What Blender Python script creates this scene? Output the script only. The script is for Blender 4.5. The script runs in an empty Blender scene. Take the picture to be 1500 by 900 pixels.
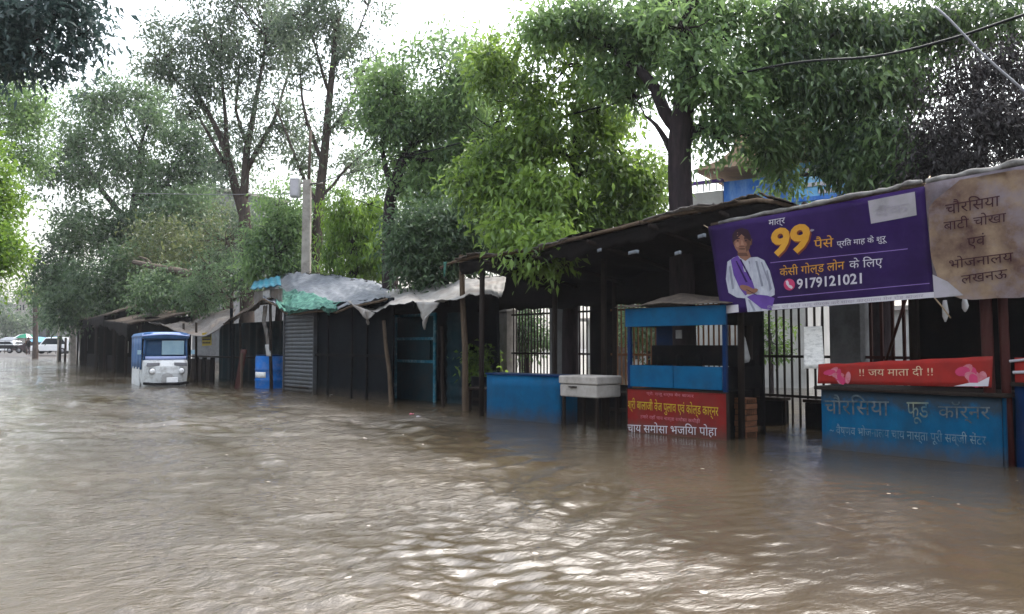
import bpy, math, random
import numpy as np
from mathutils import Vector, Matrix, noise as mnoise
R = math.radians
rnd = random.Random(7)
S = bpy.context.scene
COL = S.collection

# ------------------------------------------------------------------ camera
F, CX, CY = 1150.0, 750.0, 450.0            # focal length and centre, in pixels of the 1500 x 900 photograph
YAW, PITCH, EYE = R(36), math.atan(57 / F), 1.2
cd = bpy.data.cameras.new("camera")
cd.sensor_width, cd.lens = 36, 36 * F / 1500
cd.clip_start, cd.clip_end = 0.1, 2000
cam = bpy.data.objects.new("camera", cd); COL.objects.link(cam)
cam.location = (0, 0, EYE); cam.rotation_euler = (R(90) + PITCH, 0, -YAW)
S.camera = cam

# ------------------------------------------------------------------ sky, sun, exposure
W = bpy.data.worlds.new("World"); S.world = W; W.use_nodes = True
wn = W.node_tree.nodes; wl = W.node_tree.links
sky = wn.new("ShaderNodeTexSky"); sky.sky_type = 'NISHITA'; sky.sun_disc = False
SUN_EL, SUN_AZ = R(58), R(75)               # azimuth clockwise from +Y
sky.sun_elevation, sky.sun_rotation = SUN_EL, SUN_AZ
sky.dust_density, sky.air_density = 4.0, 1.5
hs = wn.new("ShaderNodeHueSaturation"); hs.inputs["Saturation"].default_value = 0.40
hs.inputs["Value"].default_value = 1.6
wl.new(sky.outputs[0], hs.inputs["Color"])
tcw = wn.new("ShaderNodeTexCoord"); sx = wn.new("ShaderNodeSeparateXYZ"); wl.new(tcw.outputs["Generated"], sx.inputs[0])
mr = wn.new("ShaderNodeMapRange"); mr.inputs[1].default_value = 0; mr.inputs[2].default_value = 1; mr.inputs[3].default_value = .85; mr.inputs[4].default_value = 2.35; wl.new(sx.outputs["Z"], mr.inputs[0])
vm = wn.new("ShaderNodeVectorMath"); vm.operation = 'SCALE'; wl.new(hs.outputs[0], vm.inputs[0]); wl.new(mr.outputs[0], vm.inputs["Scale"])   # overcast: the zenith brighter than the horizon
wl.new(vm.outputs[0], wn["Background"].inputs["Color"])
wn["Background"].inputs["Strength"].default_value = 0.15
sd = bpy.data.lights.new("sun", 'SUN'); sd.energy = 1.3; sd.angle = R(20); sd.color = (1, .97, .92)
sun = bpy.data.objects.new("sun", sd); COL.objects.link(sun)
sdir = Vector((math.sin(SUN_AZ) * math.cos(SUN_EL), math.cos(SUN_AZ) * math.cos(SUN_EL), math.sin(SUN_EL)))
sun.rotation_euler = sdir.to_track_quat('Z', 'Y').to_euler()
vs = S.view_settings
S.display_settings.display_device = 'sRGB'
vs.view_transform, vs.look, vs.exposure, vs.gamma, vs.use_curve_mapping = 'Standard', 'None', 0.7, 1, False
S.cycles.max_bounces = 8; S.cycles.transparent_max_bounces = 4
S.cycles.use_denoising = True

# ------------------------------------------------------------------ from pixels of the photograph to points of the place
fw = Vector((math.sin(YAW), math.cos(YAW), 0)); rt = Vector((math.cos(YAW), -math.sin(YAW), 0)); zz = Vector((0, 0, 1))
Fv = fw * math.cos(PITCH) + zz * math.sin(PITCH); Uv = -fw * math.sin(PITCH) + zz * math.cos(PITCH)
CAM = Vector((0, 0, EYE))
def ray(px, py): return Fv + rt * ((px - CX) / F) + Uv * ((CY - py) / F)
def at(px, py, d): r = ray(px, py); return CAM + r * (d / r.dot(fw))
def ground(px, py, z=0.0): r = ray(px, py); return CAM + r * ((z - EYE) / r.z)
class Frame:                                 # an upright plane through two ground points: x along, y away from the street, z up
    def __init__(s, A, B, z=0.0):
        s.A = Vector((A.x, A.y, z)); s.e = Vector((B.x - A.x, B.y - A.y, 0)); s.len = s.e.length; s.e.normalize()
        s.n = Vector((-s.e.y, s.e.x, 0)); s.rot = math.atan2(s.e.y, s.e.x)
    def q(s, px, py, t=0.0):
        r = ray(px, py); k = (s.n.dot(s.A - CAM) + t) / s.n.dot(r); P = CAM + r * k
        return ((P - s.A).dot(s.e), P.z - s.A.z)
    def w(s, x, y, z): return s.A + s.e * x + s.n * y + zz * z
    def loc(s, P): d = Vector(P) - s.A; return Vector((d.dot(s.e), d.dot(s.n), d.z))

# ------------------------------------------------------------------ materials
MATS = {}
def mat(name, c1, c2=None, rough=.6, scale=4, detail=6, bump=0.0, bscale=30, metal=0.0, spec=.05, stretch=None, dirt=None, dirt_amt=.35, dscale=1.6, trans=0.0, wave=None, coat=0.0, mud=0.0):
    if name in MATS: return MATS[name]
    m = bpy.data.materials.new(name); m.use_nodes = True; MATS[name] = m
    N, L = m.node_tree.nodes, m.node_tree.links; b = N["Principled BSDF"]
    b.inputs["Roughness"].default_value = rough; b.inputs["Metallic"].default_value = metal
    b.inputs["Specular IOR Level"].default_value = spec; b.inputs["Coat Weight"].default_value = coat
    tc = N.new("ShaderNodeTexCoord"); src = tc.outputs["Object"]
    if stretch:
        mp = N.new("ShaderNodeMapping"); mp.inputs["Scale"].default_value = stretch; L.new(src, mp.inputs[0]); src = mp.outputs[0]
    c2 = c2 or tuple(x * .7 for x in c1)
    n1 = N.new("ShaderNodeTexNoise"); n1.inputs["Scale"].default_value = scale; n1.inputs["Detail"].default_value = detail; n1.inputs["Roughness"].default_value = .65
    L.new(src, n1.inputs["Vector"])
    cr = N.new("ShaderNodeValToRGB"); cr.color_ramp.elements[0].position = .32; cr.color_ramp.elements[1].position = .68
    cr.color_ramp.elements[0].color = (*c2, 1); cr.color_ramp.elements[1].color = (*c1, 1)
    L.new(n1.outputs["Fac"], cr.inputs[0]); col = cr.outputs[0]
    if dirt:
        n2 = N.new("ShaderNodeTexNoise"); n2.inputs["Scale"].default_value = dscale; n2.inputs["Detail"].default_value = 9; n2.inputs["Roughness"].default_value = .72
        L.new(src, n2.inputs["Vector"])
        r2 = N.new("ShaderNodeValToRGB"); r2.color_ramp.elements[0].position = .48; r2.color_ramp.elements[1].position = .66
        r2.color_ramp.elements[1].color = (dirt_amt * 2, ) * 3 + (1,); r2.color_ramp.elements[0].color = (0, 0, 0, 1)
        L.new(n2.outputs["Fac"], r2.inputs[0])
        mx = N.new("ShaderNodeMix"); mx.data_type = 'RGBA'; L.new(r2.outputs[0], mx.inputs["Factor"]); L.new(col, mx.inputs["A"]); mx.inputs["B"].default_value = (*dirt, 1); col = mx.outputs["Result"]
    if mud:                                   # dried splash line above the flood
        ge = N.new("ShaderNodeNewGeometry"); sx = N.new("ShaderNodeSeparateXYZ"); L.new(ge.outputs["Position"], sx.inputs[0])
        n4 = N.new("ShaderNodeTexNoise"); n4.inputs["Scale"].default_value = 7; n4.inputs["Detail"].default_value = 8; n4.inputs["Roughness"].default_value = .75; L.new(tc.outputs["Object"], n4.inputs["Vector"])
        ma = N.new("ShaderNodeMath"); ma.operation = 'MULTIPLY_ADD'; L.new(n4.outputs["Fac"], ma.inputs[0]); ma.inputs[1].default_value = -.42; L.new(sx.outputs["Z"], ma.inputs[2])
        mr = N.new("ShaderNodeMapRange"); mr.inputs[1].default_value, mr.inputs[2].default_value, mr.inputs[3].default_value, mr.inputs[4].default_value = -.20, .02, mud, 0; L.new(ma.outputs[0], mr.inputs[0])
        mx = N.new("ShaderNodeMix"); mx.data_type = 'RGBA'; L.new(mr.outputs[0], mx.inputs["Factor"]); L.new(col, mx.inputs["A"]); mx.inputs["B"].default_value = (.05, .04, .03, 1); col = mx.outputs["Result"]
    L.new(col, b.inputs["Base Color"])
    h = None
    if wave:
        wv = N.new("ShaderNodeTexWave"); wv.inputs["Scale"].default_value = wave[0]; wv.bands_direction = wave[1]; wv.inputs["Distortion"].default_value = wave[2]; L.new(tc.outputs["Object"], wv.inputs[0])
        bp = N.new("ShaderNodeBump"); bp.inputs["Strength"].default_value = .8; bp.inputs["Distance"].default_value = wave[3]; L.new(wv.outputs["Fac"], bp.inputs["Height"]); h = bp
    if bump:
        n3 = N.new("ShaderNodeTexNoise"); n3.inputs["Scale"].default_value = bscale; n3.inputs["Detail"].default_value = 5; L.new(src, n3.inputs["Vector"])
        bp = N.new("ShaderNodeBump"); bp.inputs["Strength"].default_value = .7; bp.inputs["Distance"].default_value = bump; L.new(n3.outputs["Fac"], bp.inputs["Height"])
        if h: L.new(h.outputs[0], bp.inputs["Normal"])
        h = bp
    if h: L.new(h.outputs[0], b.inputs["Normal"])
    if trans:
        t = N.new("ShaderNodeBsdfTranslucent"); L.new(col, t.inputs[0]); ms = N.new("ShaderNodeMixShader"); ms.inputs[0].default_value = trans
        L.new(b.outputs[0], ms.inputs[1]); L.new(t.outputs[0], ms.inputs[2]); L.new(ms.outputs[0], N["Material Output"].inputs[0])
    return m
def leafmat(name, a, b2, tr=.4, rough=.38):
    if name in MATS: return MATS[name]
    m = bpy.data.materials.new(name); m.use_nodes = True; MATS[name] = m
    N, L = m.node_tree.nodes, m.node_tree.links; b = N["Principled BSDF"]
    at_ = N.new("ShaderNodeAttribute"); at_.attribute_name = "tone"
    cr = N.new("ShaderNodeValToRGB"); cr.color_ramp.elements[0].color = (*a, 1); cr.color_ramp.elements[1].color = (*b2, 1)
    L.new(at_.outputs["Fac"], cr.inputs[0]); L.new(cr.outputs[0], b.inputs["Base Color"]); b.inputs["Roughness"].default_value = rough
    b.inputs["Specular IOR Level"].default_value = .42
    t = N.new("ShaderNodeBsdfTranslucent"); hs = N.new("ShaderNodeHueSaturation"); hs.inputs["Value"].default_value = 1.5; hs.inputs["Hue"].default_value = .485
    L.new(cr.outputs[0], hs.inputs["Color"]); L.new(hs.outputs[0], t.inputs[0])
    ms = N.new("ShaderNodeMixShader"); ms.inputs[0].default_value = tr
    L.new(b.outputs[0], ms.inputs[1]); L.new(t.outputs[0], ms.inputs[2]); L.new(ms.outputs[0], N["Material Output"].inputs[0])
    return m
M = dict(
    blue=mat("blue_paint", (.001, .074, .165), (.002, .05, .115), rough=.6, dirt=(.01, .03, .045), dirt_amt=.2, bump=.002, stretch=(1, 1, .5), mud=.8),
    blue2=mat("blue_enamel", (.001, .074, .172), (.002, .05, .12), rough=.55, dirt=(.012, .035, .05), dirt_amt=.2, dscale=2.6, mud=.7),
    deepblue=mat("deep_blue_paint", (.002, .02, .075), (.002, .014, .05), rough=.4, dirt=(.02, .03, .05)),
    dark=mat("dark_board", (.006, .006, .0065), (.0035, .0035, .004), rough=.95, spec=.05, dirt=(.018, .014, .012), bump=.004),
    darkslate=mat("dark_slate_tarp", (.0055, .0075, .0095), (.0035, .0045, .006), spec=.04, rough=.9, mud=.6, bump=.01, bscale=6),
    teal=mat("teal_board", (.007, .026, .034), (.005, .016, .022), rough=.6, dirt=(.02, .022, .022), dirt_amt=.4, bump=.003),
    wood=mat("weathered_wood", (.10, .072, .05), (.05, .036, .026), rough=.85, stretch=(6, 6, .8), bump=.004),
    darkwood=mat("dark_wet_wood", (.022, .016, .013), (.012, .009, .008), rough=.75, stretch=(6, 6, .8), bump=.004),
    redbrown=mat("rusty_red_paint", (.045, .012, .010), (.028, .009, .009), rough=.6, dirt=(.04, .02, .015), bump=.001),
    iron=mat("black_iron", (.018, .017, .018), (.03, .02, .016), rough=.55, metal=.3),
    ochreiron=mat("brown_iron", (.16, .075, .035), (.10, .045, .02), rough=.65),
    thatch=mat("thatched_sheet", (.11, .088, .07), (.04, .033, .028), rough=.95, scale=9, bump=.03, bscale=22, dirt=(.05, .04, .035), dscale=3),
    thatchdark=mat("dark_tarp_and_shade", (.012, .010, .0095), (.005, .0045, .0045), spec=.05, rough=.95, scale=6, bump=.02, bscale=12),  # near-black tarp; under the long roof its colour stands in for shade
    tarpwhite=mat("white_tarp", (.36, .35, .335), (.22, .21, .20), rough=.5, scale=3, bump=.012, bscale=9, dirt=(.22, .18, .15), dirt_amt=.3, trans=.2),
    tarpsilver=mat("silver_tarp", (.19, .20, .22), (.09, .10, .115), rough=.45, scale=4, bump=.02, bscale=10, dirt=(.10, .11, .12), dirt_amt=.4, stretch=(1, 3, 1)),
    tarpmint=mat("mint_tarp", (.12, .27, .21), (.02, .07, .06), rough=.6, scale=7, bump=.015, bscale=9, dirt=(.05, .12, .11), dirt_amt=.4, trans=.2),
    tarpblue=mat("blue_green_sheet", (.01, .12, .18), (.006, .06, .09), rough=.4, dirt=(.3, .4, .42), dirt_amt=.2, dscale=6),
    tingrey=mat("grey_tin_sheet", (.18, .165, .155), (.09, .083, .078), rough=.55, metal=.25, dirt=(.11, .08, .06), dirt_amt=.45, bump=.004, wave=(3.2, 'X', .2, .03)),
    shutter=mat("steel_shutter", (.075, .08, .09), (.05, .054, .06), rough=.5, metal=.3, dirt=(.05, .048, .045), mud=.7),
    concrete=mat("pale_concrete", (.36, .33, .30), (.24, .22, .20), rough=.9, bump=.004, dirt=(.12, .10, .085)),
    greywall=mat("grey_plaster", (.17, .175, .18), (.12, .12, .125), rough=.9, dirt=(.07, .065, .06)),
    white=mat("dirty_white_paint", (.42, .42, .42), (.28, .28, .28), rough=.5, dirt=(.14, .12, .11), dirt_amt=.35, mud=.5),
    paper=mat("pale_notice_sheet", (.8, .79, .76), (.62, .61, .59), rough=.7, scale=9, dirt=(.2, .2, .2), dirt_amt=.25, dscale=12, stretch=(1, 1, 3)),
    brick=mat("brown_brick", (.20, .085, .045), (.10, .05, .03), rough=.9, bump=.01, bscale=12, stretch=(1, 1, 4)),
    purple=mat("purple_print", (.024, .0075, .072), (.010, .0035, .022), rough=.6, scale=.8, dirt=(.03, .02, .05), dirt_amt=.15),
    violet=mat("violet_print", (.10, .05, .23), (.07, .033, .16), rough=.5),
    lilac=mat("faint_violet_line", (.22, .14, .36), rough=.45),
    printwhite=mat("white_print", (.44, .42, .45), (.35, .33, .36), rough=.45),
    printlogo=mat("faded_white_print", (.28, .26, .275), (.20, .19, .20), rough=.5, dirt=(.25, .23, .27), dirt_amt=.3, dscale=4),
    printgrey=mat("grey_print", (.26, .24, .27), rough=.5),
    gold=mat("gold_print", (.46, .24, .03), (.36, .17, .02), rough=.4),
    goldshade=mat("dark_gold_print", (.16, .04, .02), rough=.5),
    pink=mat("pink_print", (.40, .04, .11), rough=.45),
    palepink=mat("pale_pink_print", (.38, .16, .19), (.30, .07, .09), rough=.5, scale=14),
    skin=mat("printed_skin", (.20, .10, .07), (.15, .07, .045), rough=.5),
    hair=mat("printed_dark_hair", (.03, .015, .02), rough=.5),
    shirt=mat("printed_white_cloth", (.36, .37, .41), (.23, .235, .28), rough=.5, scale=6, stretch=(3, 3, 1)),
    tan=mat("faded_tan_print", (.21, .15, .10), (.06, .032, .028), rough=.6, scale=3.0, detail=10, dirt=(.15, .125, .14), dirt_amt=.45, dscale=2.2),
    tangrey=mat("grey_faded_print", (.14, .12, .135), (.05, .04, .045), rough=.6, scale=3.4, detail=8, dirt=(.09, .06, .055), dirt_amt=.4, dscale=5),
    ink=mat("maroon_ink", (.022, .006, .011), (.045, .016, .02), rough=.5, scale=20),
    redprint=mat("red_print", (.25, .020, .016), (.17, .016, .014), rough=.6, scale=3, dirt=(.10, .035, .03), dirt_amt=.25),
    redboard=mat("red_board", (.17, .014, .012), (.13, .012, .011), rough=.5, dirt=(.10, .03, .025), dirt_amt=.3, mud=.7),
    yellow=mat("yellow_paint", (.38, .28, .025), (.30, .20, .016), rough=.5, scale=9),
    cream=mat("cream_print", (.48, .36, .24), rough=.5),
    chalk=mat("faded_white_lettering", (.15, .20, .22), (.006, .06, .12), rough=.6, scale=9, detail=9),
    chalkgrey=mat("worn_grey_lettering", (.10, .115, .12), (.012, .03, .042), rough=.6, scale=12, detail=9),
    chalkyellow=mat("faded_yellow_lettering", (.15, .16, .11), (.006, .06, .11), rough=.6, scale=9, detail=9),
    bark=mat("grey_brown_bark", (.085, .065, .055), (.04, .032, .03), rough=.95, scale=5, stretch=(3, 3, .6), bump=.02, bscale=9),
    barkdark=mat("dark_wet_bark", (.04, .03, .032), (.018, .015, .017), rough=.9, scale=5, stretch=(3, 3, .6), bump=.03, bscale=7),
    barkpale=mat("pale_bark", (.12, .098, .08), (.055, .045, .037), rough=.9, scale=5, stretch=(3, 3, .6), bump=.02, bscale=9),
    cable=mat("black_cable", (.02, .022, .022), rough=.5),
    greycable=mat("grey_pipe", (.22, .22, .24), rough=.5),
    wallpale=mat("pale_limewash", (.42, .41, .39), (.28, .27, .255), rough=.9, scale=1.2, dirt=(.4, .37, .33), dirt_amt=.2),
    walltan=mat("tan_plaster", (.36, .25, .17), (.28, .2, .14), rough=.9, dirt=(.2, .15, .11)),
    wallblue=mat("blue_wall_sheet", (.03, .14, .48), (.02, .09, .34), rough=.6, scale=2, stretch=(1, 1, .3), dirt=(.2, .35, .6), dirt_amt=.3),
    wallaqua=mat("aqua_sheet", (.22, .45, .62), (.10, .28, .50), rough=.6, scale=3),
    windowdark=mat("dark_window", (.02, .025, .03), rough=.15),
    glass=mat("pale_sky_reflection_glass", (.27, .40, .48), (.20, .33, .42), rough=.12, spec=.8),  # pale blue base carries the reflected sky
    carwhite=mat("white_car_paint", (.75, .75, .76), (.70, .70, .71), rough=.25, coat=.5),
    carred=mat("dull_red_car_paint", (.05, .03, .034), rough=.3, coat=.5),
    rickwhite=mat("white_moulded_body", (.62, .64, .65), (.5, .515, .525), rough=.4, dirt=(.15, .14, .13), dirt_amt=.35, dscale=4),
    rickblue=mat("blue_canopy", (.06, .14, .30), (.035, .095, .22), rough=.45, dirt=(.03, .06, .12), bump=.004, bscale=10),
    ricksky=mat("light_blue_trim", (.34, .40, .64), (.26, .32, .55), rough=.4),
    rickwindow=mat("dark_blue_window", (.02, .05, .11), (.03, .075, .15), rough=.3, scale=3),
    chrome=mat("bright_lamp_glass", (.85, .86, .88), rough=.12, spec=.9),
    rubber=mat("black_rubber", (.012, .012, .013), rough=.7),
    tarpgrey=mat("grimy_grey_tarp", (.24, .23, .22), (.10, .095, .09), rough=.7, scale=7, dirt=(.05, .045, .04), dirt_amt=.4, dscale=4), skinlight=mat("printed_skin_light", (.27, .145, .10), (.22, .11, .075), rough=.6), skindark=mat("printed_skin_shade", (.10, .05, .035), rough=.6), clothshade=mat("printed_cloth_fold", (.19, .195, .24), rough=.6),
    green=mat("green_cloth", (.02, .14, .085), rough=.6), skyblue=mat("sky_blue_cloth", (.12, .27, .38), rough=.6),
    drum=mat("blue_plastic_drum", (.012, .14, .46), (.008, .09, .33), rough=.4, dirt=(.2, .2, .22), dirt_amt=.2, dscale=5),
    skin2=mat("brown_skin", (.16, .08, .05), rough=.6), road=mat("wet_road", (.09, .085, .08), (.06, .055, .052), rough=.5, bump=.01, bscale=4),
)

def grime(name, base, z0, z1):                # a counter whose upper edge is worn and sooty from use
    m = M[base].copy(); m.name = name; N, L = m.node_tree.nodes, m.node_tree.links; b = N["Principled BSDF"]; src = b.inputs["Base Color"].links[0].from_socket
    tc = N.new("ShaderNodeTexCoord"); sx = N.new("ShaderNodeSeparateXYZ"); L.new(tc.outputs["Object"], sx.inputs[0])
    mr = N.new("ShaderNodeMapRange"); mr.inputs[1].default_value, mr.inputs[2].default_value = z0, z1; L.new(sx.outputs["Z"], mr.inputs[0])
    n = N.new("ShaderNodeTexNoise"); n.inputs["Scale"].default_value = 3.2; n.inputs["Detail"].default_value = 8; n.inputs["Roughness"].default_value = .7; L.new(tc.outputs["Object"], n.inputs[0])
    ma = N.new("ShaderNodeMath"); ma.operation = 'MULTIPLY_ADD'; L.new(mr.outputs[0], ma.inputs[0]); ma.inputs[1].default_value = .75; L.new(n.outputs["Fac"], ma.inputs[2])
    r = N.new("ShaderNodeValToRGB"); r.color_ramp.elements[0].position = .80; r.color_ramp.elements[1].position = 1.08; r.color_ramp.elements[1].color = (.85, .85, .85, 1); L.new(ma.outputs[0], r.inputs[0])
    mx = N.new("ShaderNodeMix"); mx.data_type = 'RGBA'; L.new(r.outputs[0], mx.inputs["Factor"]); L.new(src, mx.inputs["A"]); mx.inputs["B"].default_value = (.022, .026, .028, 1); L.new(mx.outputs["Result"], b.inputs["Base Color"])
    return m
M["bluegrime"] = grime("blue_paint_worn", "blue", .25, .8)
# ------------------------------------------------------------------ mesh building
class MB:
    def __init__(s): s.v, s.f, s.mi, s.sm, s.cuts = [], [], [], [], []
    def cut(s): s.cuts.append((len(s.v), len(s.f))); return s      # what follows becomes an object of its own when built
    def add(s, vs_, fs, mi=0, sm=False):
        o = len(s.v); s.v += [tuple(v) for v in vs_]
        for f in fs: s.f.append(tuple(o + i for i in f)); s.mi.append(mi); s.sm.append(sm)
        return s
    def box(s, x0, x1, y0, y1, z0, z1, mi=0):
        return s.add([(x0, y0, z0), (x1, y0, z0), (x1, y1, z0), (x0, y1, z0), (x0, y0, z1), (x1, y0, z1), (x1, y1, z1), (x0, y1, z1)],
                     [(0, 3, 2, 1), (4, 5, 6, 7), (0, 1, 5, 4), (1, 2, 6, 5), (2, 3, 7, 6), (3, 0, 4, 7)], mi)
    def prism(s, poly, y0, y1, mi=0):        # outline in x,z with depth y0..y1
        n = len(poly)
        return s.add([(x, y0, z) for x, z in poly] + [(x, y1, z) for x, z in poly],
                     [tuple(range(n)), tuple(range(2 * n - 1, n - 1, -1))] + [(i, i + n, (i + 1) % n + n, (i + 1) % n) for i in range(n)], mi)
    def tube(s, pts, rad, n=8, mi=0, cap=True):
        pts = [Vector(p) for p in pts]; rad = rad if hasattr(rad, '__len__') else [rad] * len(pts)
        V, Fs = [], []; prev = None
        for i, p in enumerate(pts):
            t = (pts[min(i + 1, len(pts) - 1)] - pts[max(i - 1, 0)]); t = t.normalized() if t.length > 1e-9 else zz
            if prev is None: a = t.orthogonal().normalized()
            else:
                a = prev - t * prev.dot(t); a = a.normalized() if a.length > 1e-6 else t.orthogonal().normalized()
            prev = a; b = t.cross(a)
            for k in range(n): an = 2 * math.pi * k / n; V.append(p + (a * math.cos(an) + b * math.sin(an)) * rad[i])
        for i in range(len(pts) - 1):
            for k in range(n): Fs.append((i * n + k, i * n + (k + 1) % n, (i + 1) * n + (k + 1) % n, (i + 1) * n + k))
        if cap: Fs += [tuple(range(n - 1, -1, -1)), tuple(range((len(pts) - 1) * n, len(pts) * n))]
        return s.add(V, Fs, mi, True)
    def grid(s, fn, nu, nv, th=.0, mi=0, sm=True, drop=None):    # sheet with thickness
        P = [[Vector(fn(i / nu, j / nv)) for j in range(nv + 1)] for i in range(nu + 1)]
        idx = lambda i, j: i * (nv + 1) + j
        V = [P[i][j] for i in range(nu + 1) for j in range(nv + 1)]; n = len(V)
        keep = [(i, j) for i in range(nu) for j in range(nv) if not (drop and drop(i, j))]
        Fs = [(idx(i, j), idx(i + 1, j), idx(i + 1, j + 1), idx(i, j + 1)) for i, j in keep]
        if th:
            nor = [Vector((0, 0, 0))] * n
            for f in Fs:
                k = (V[f[2]] - V[f[0]]).cross(V[f[3]] - V[f[1]])
                for q in f: nor[q] = nor[q] + k
            V += [v - (nor[q].normalized() if nor[q].length > 0 else zz) * th for q, v in enumerate(V)]
            edges = {}
            for f in Fs:
                for a, b in zip(f, f[1:] + f[:1]):
                    edges[(a, b)] = 1
            back = [tuple(q + n for q in reversed(f)) for f in Fs]
            rim = [(b, a, a + n, b + n) for (a, b) in edges if (b, a) not in edges]
            Fs = Fs + back + rim
        return s.add(V, Fs, mi, sm)
    def build(s, name, mats, parent=None, bevel=0, label=None):
        if s.cuts:
            E_ = [c for c in [(0, 0)] + s.cuts] + [(len(s.v), len(s.f))]; o = None
            for (a, fa), (b, fb) in zip(E_, E_[1:]):
                if fb == fa: continue
                q = MB(); q.v, q.f, q.mi, q.sm = s.v[a:b], [tuple(i - a for i in f) for f in s.f[fa:fb]], s.mi[fa:fb], s.sm[fa:fb]; o = q.build(name, mats, parent, bevel, label)
            return o
        me = bpy.data.meshes.new(name); me.from_pydata(s.v, [], s.f)
        for m in (mats if isinstance(mats, (list, tuple)) else [mats]): me.materials.append(M[m] if isinstance(m, str) else m)
        me.polygons.foreach_set("material_index", s.mi); me.polygons.foreach_set("use_smooth", s.sm); me.update()
        o = bpy.data.objects.new(name, me); COL.objects.link(o)
        if parent: o.parent = parent
        if bevel:
            bv = o.modifiers.new("bevel", 'BEVEL'); bv.width = bevel; bv.segments = 2; bv.limit_method = 'ANGLE'
        if label: o["label"] = label
        return o
def tag(o, label, cat, group=None, kind=None):
    o["label"] = label; o["category"] = cat
    if group: o["group"] = group
    o["kind"] = kind or "thing"
    return o
def empty(name, loc, rot, label, cat, group=None):
    o = bpy.data.objects.new(name, None); COL.objects.link(o); o.location = loc; o.rotation_euler = (0, 0, rot); o.empty_display_size = .1
    return tag(o, label, cat, group)
def thing(name, fr, label, cat, group=None): return empty(name, fr.A, fr.rot, label, cat, group)
def nz(x, y=0., z=0.): return mnoise.noise(Vector((x, y, z)))

_tc = {}
def text_geo(body, bold=0.0):
    if (body, bold) in _tc: return _tc[(body, bold)]
    c = bpy.data.curves.new("t", 'FONT'); c.body = body; c.size = 1; c.resolution_u = 3; c.offset = bold; c.fill_mode = 'FRONT'
    o = bpy.data.objects.new("t", c); COL.objects.link(o); bpy.context.view_layer.update()
    me = bpy.data.meshes.new_from_object(o.evaluated_get(bpy.context.evaluated_depsgraph_get()))
    V = [tuple(v.co) for v in me.vertices]; Fs = [tuple(p.vertices) for p in me.polygons]
    bpy.data.objects.remove(o); bpy.data.meshes.remove(me); bpy.data.curves.remove(c)
    _tc[(body, bold)] = (V, Fs); return V, Fs
def text(mb, body, x, z, w, h, surf, mi=0, bold=0.0, slant=0.0, eps=.006):
    """lettering with its baseline left end at x,z, w wide; h = height of the tallest letter; surf(x,z) gives the printed surface's point"""
    V, Fs = text_geo(body, bold); mb.cut()
    x0, x1 = min(v[0] for v in V), max(v[0] for v in V); y1 = max(v[1] for v in V)
    out = []
    for a, b, _ in V:
        u = x + (a - x0) / (x1 - x0) * w; q = z + b / y1 * h + slant * (u - x)
        p = surf(u, q); out.append((p[0], p[1] - eps - .007, p[2]))
    mb.add(out, Fs, mi)
flat = lambda x, z: (x, 0, z)
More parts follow.
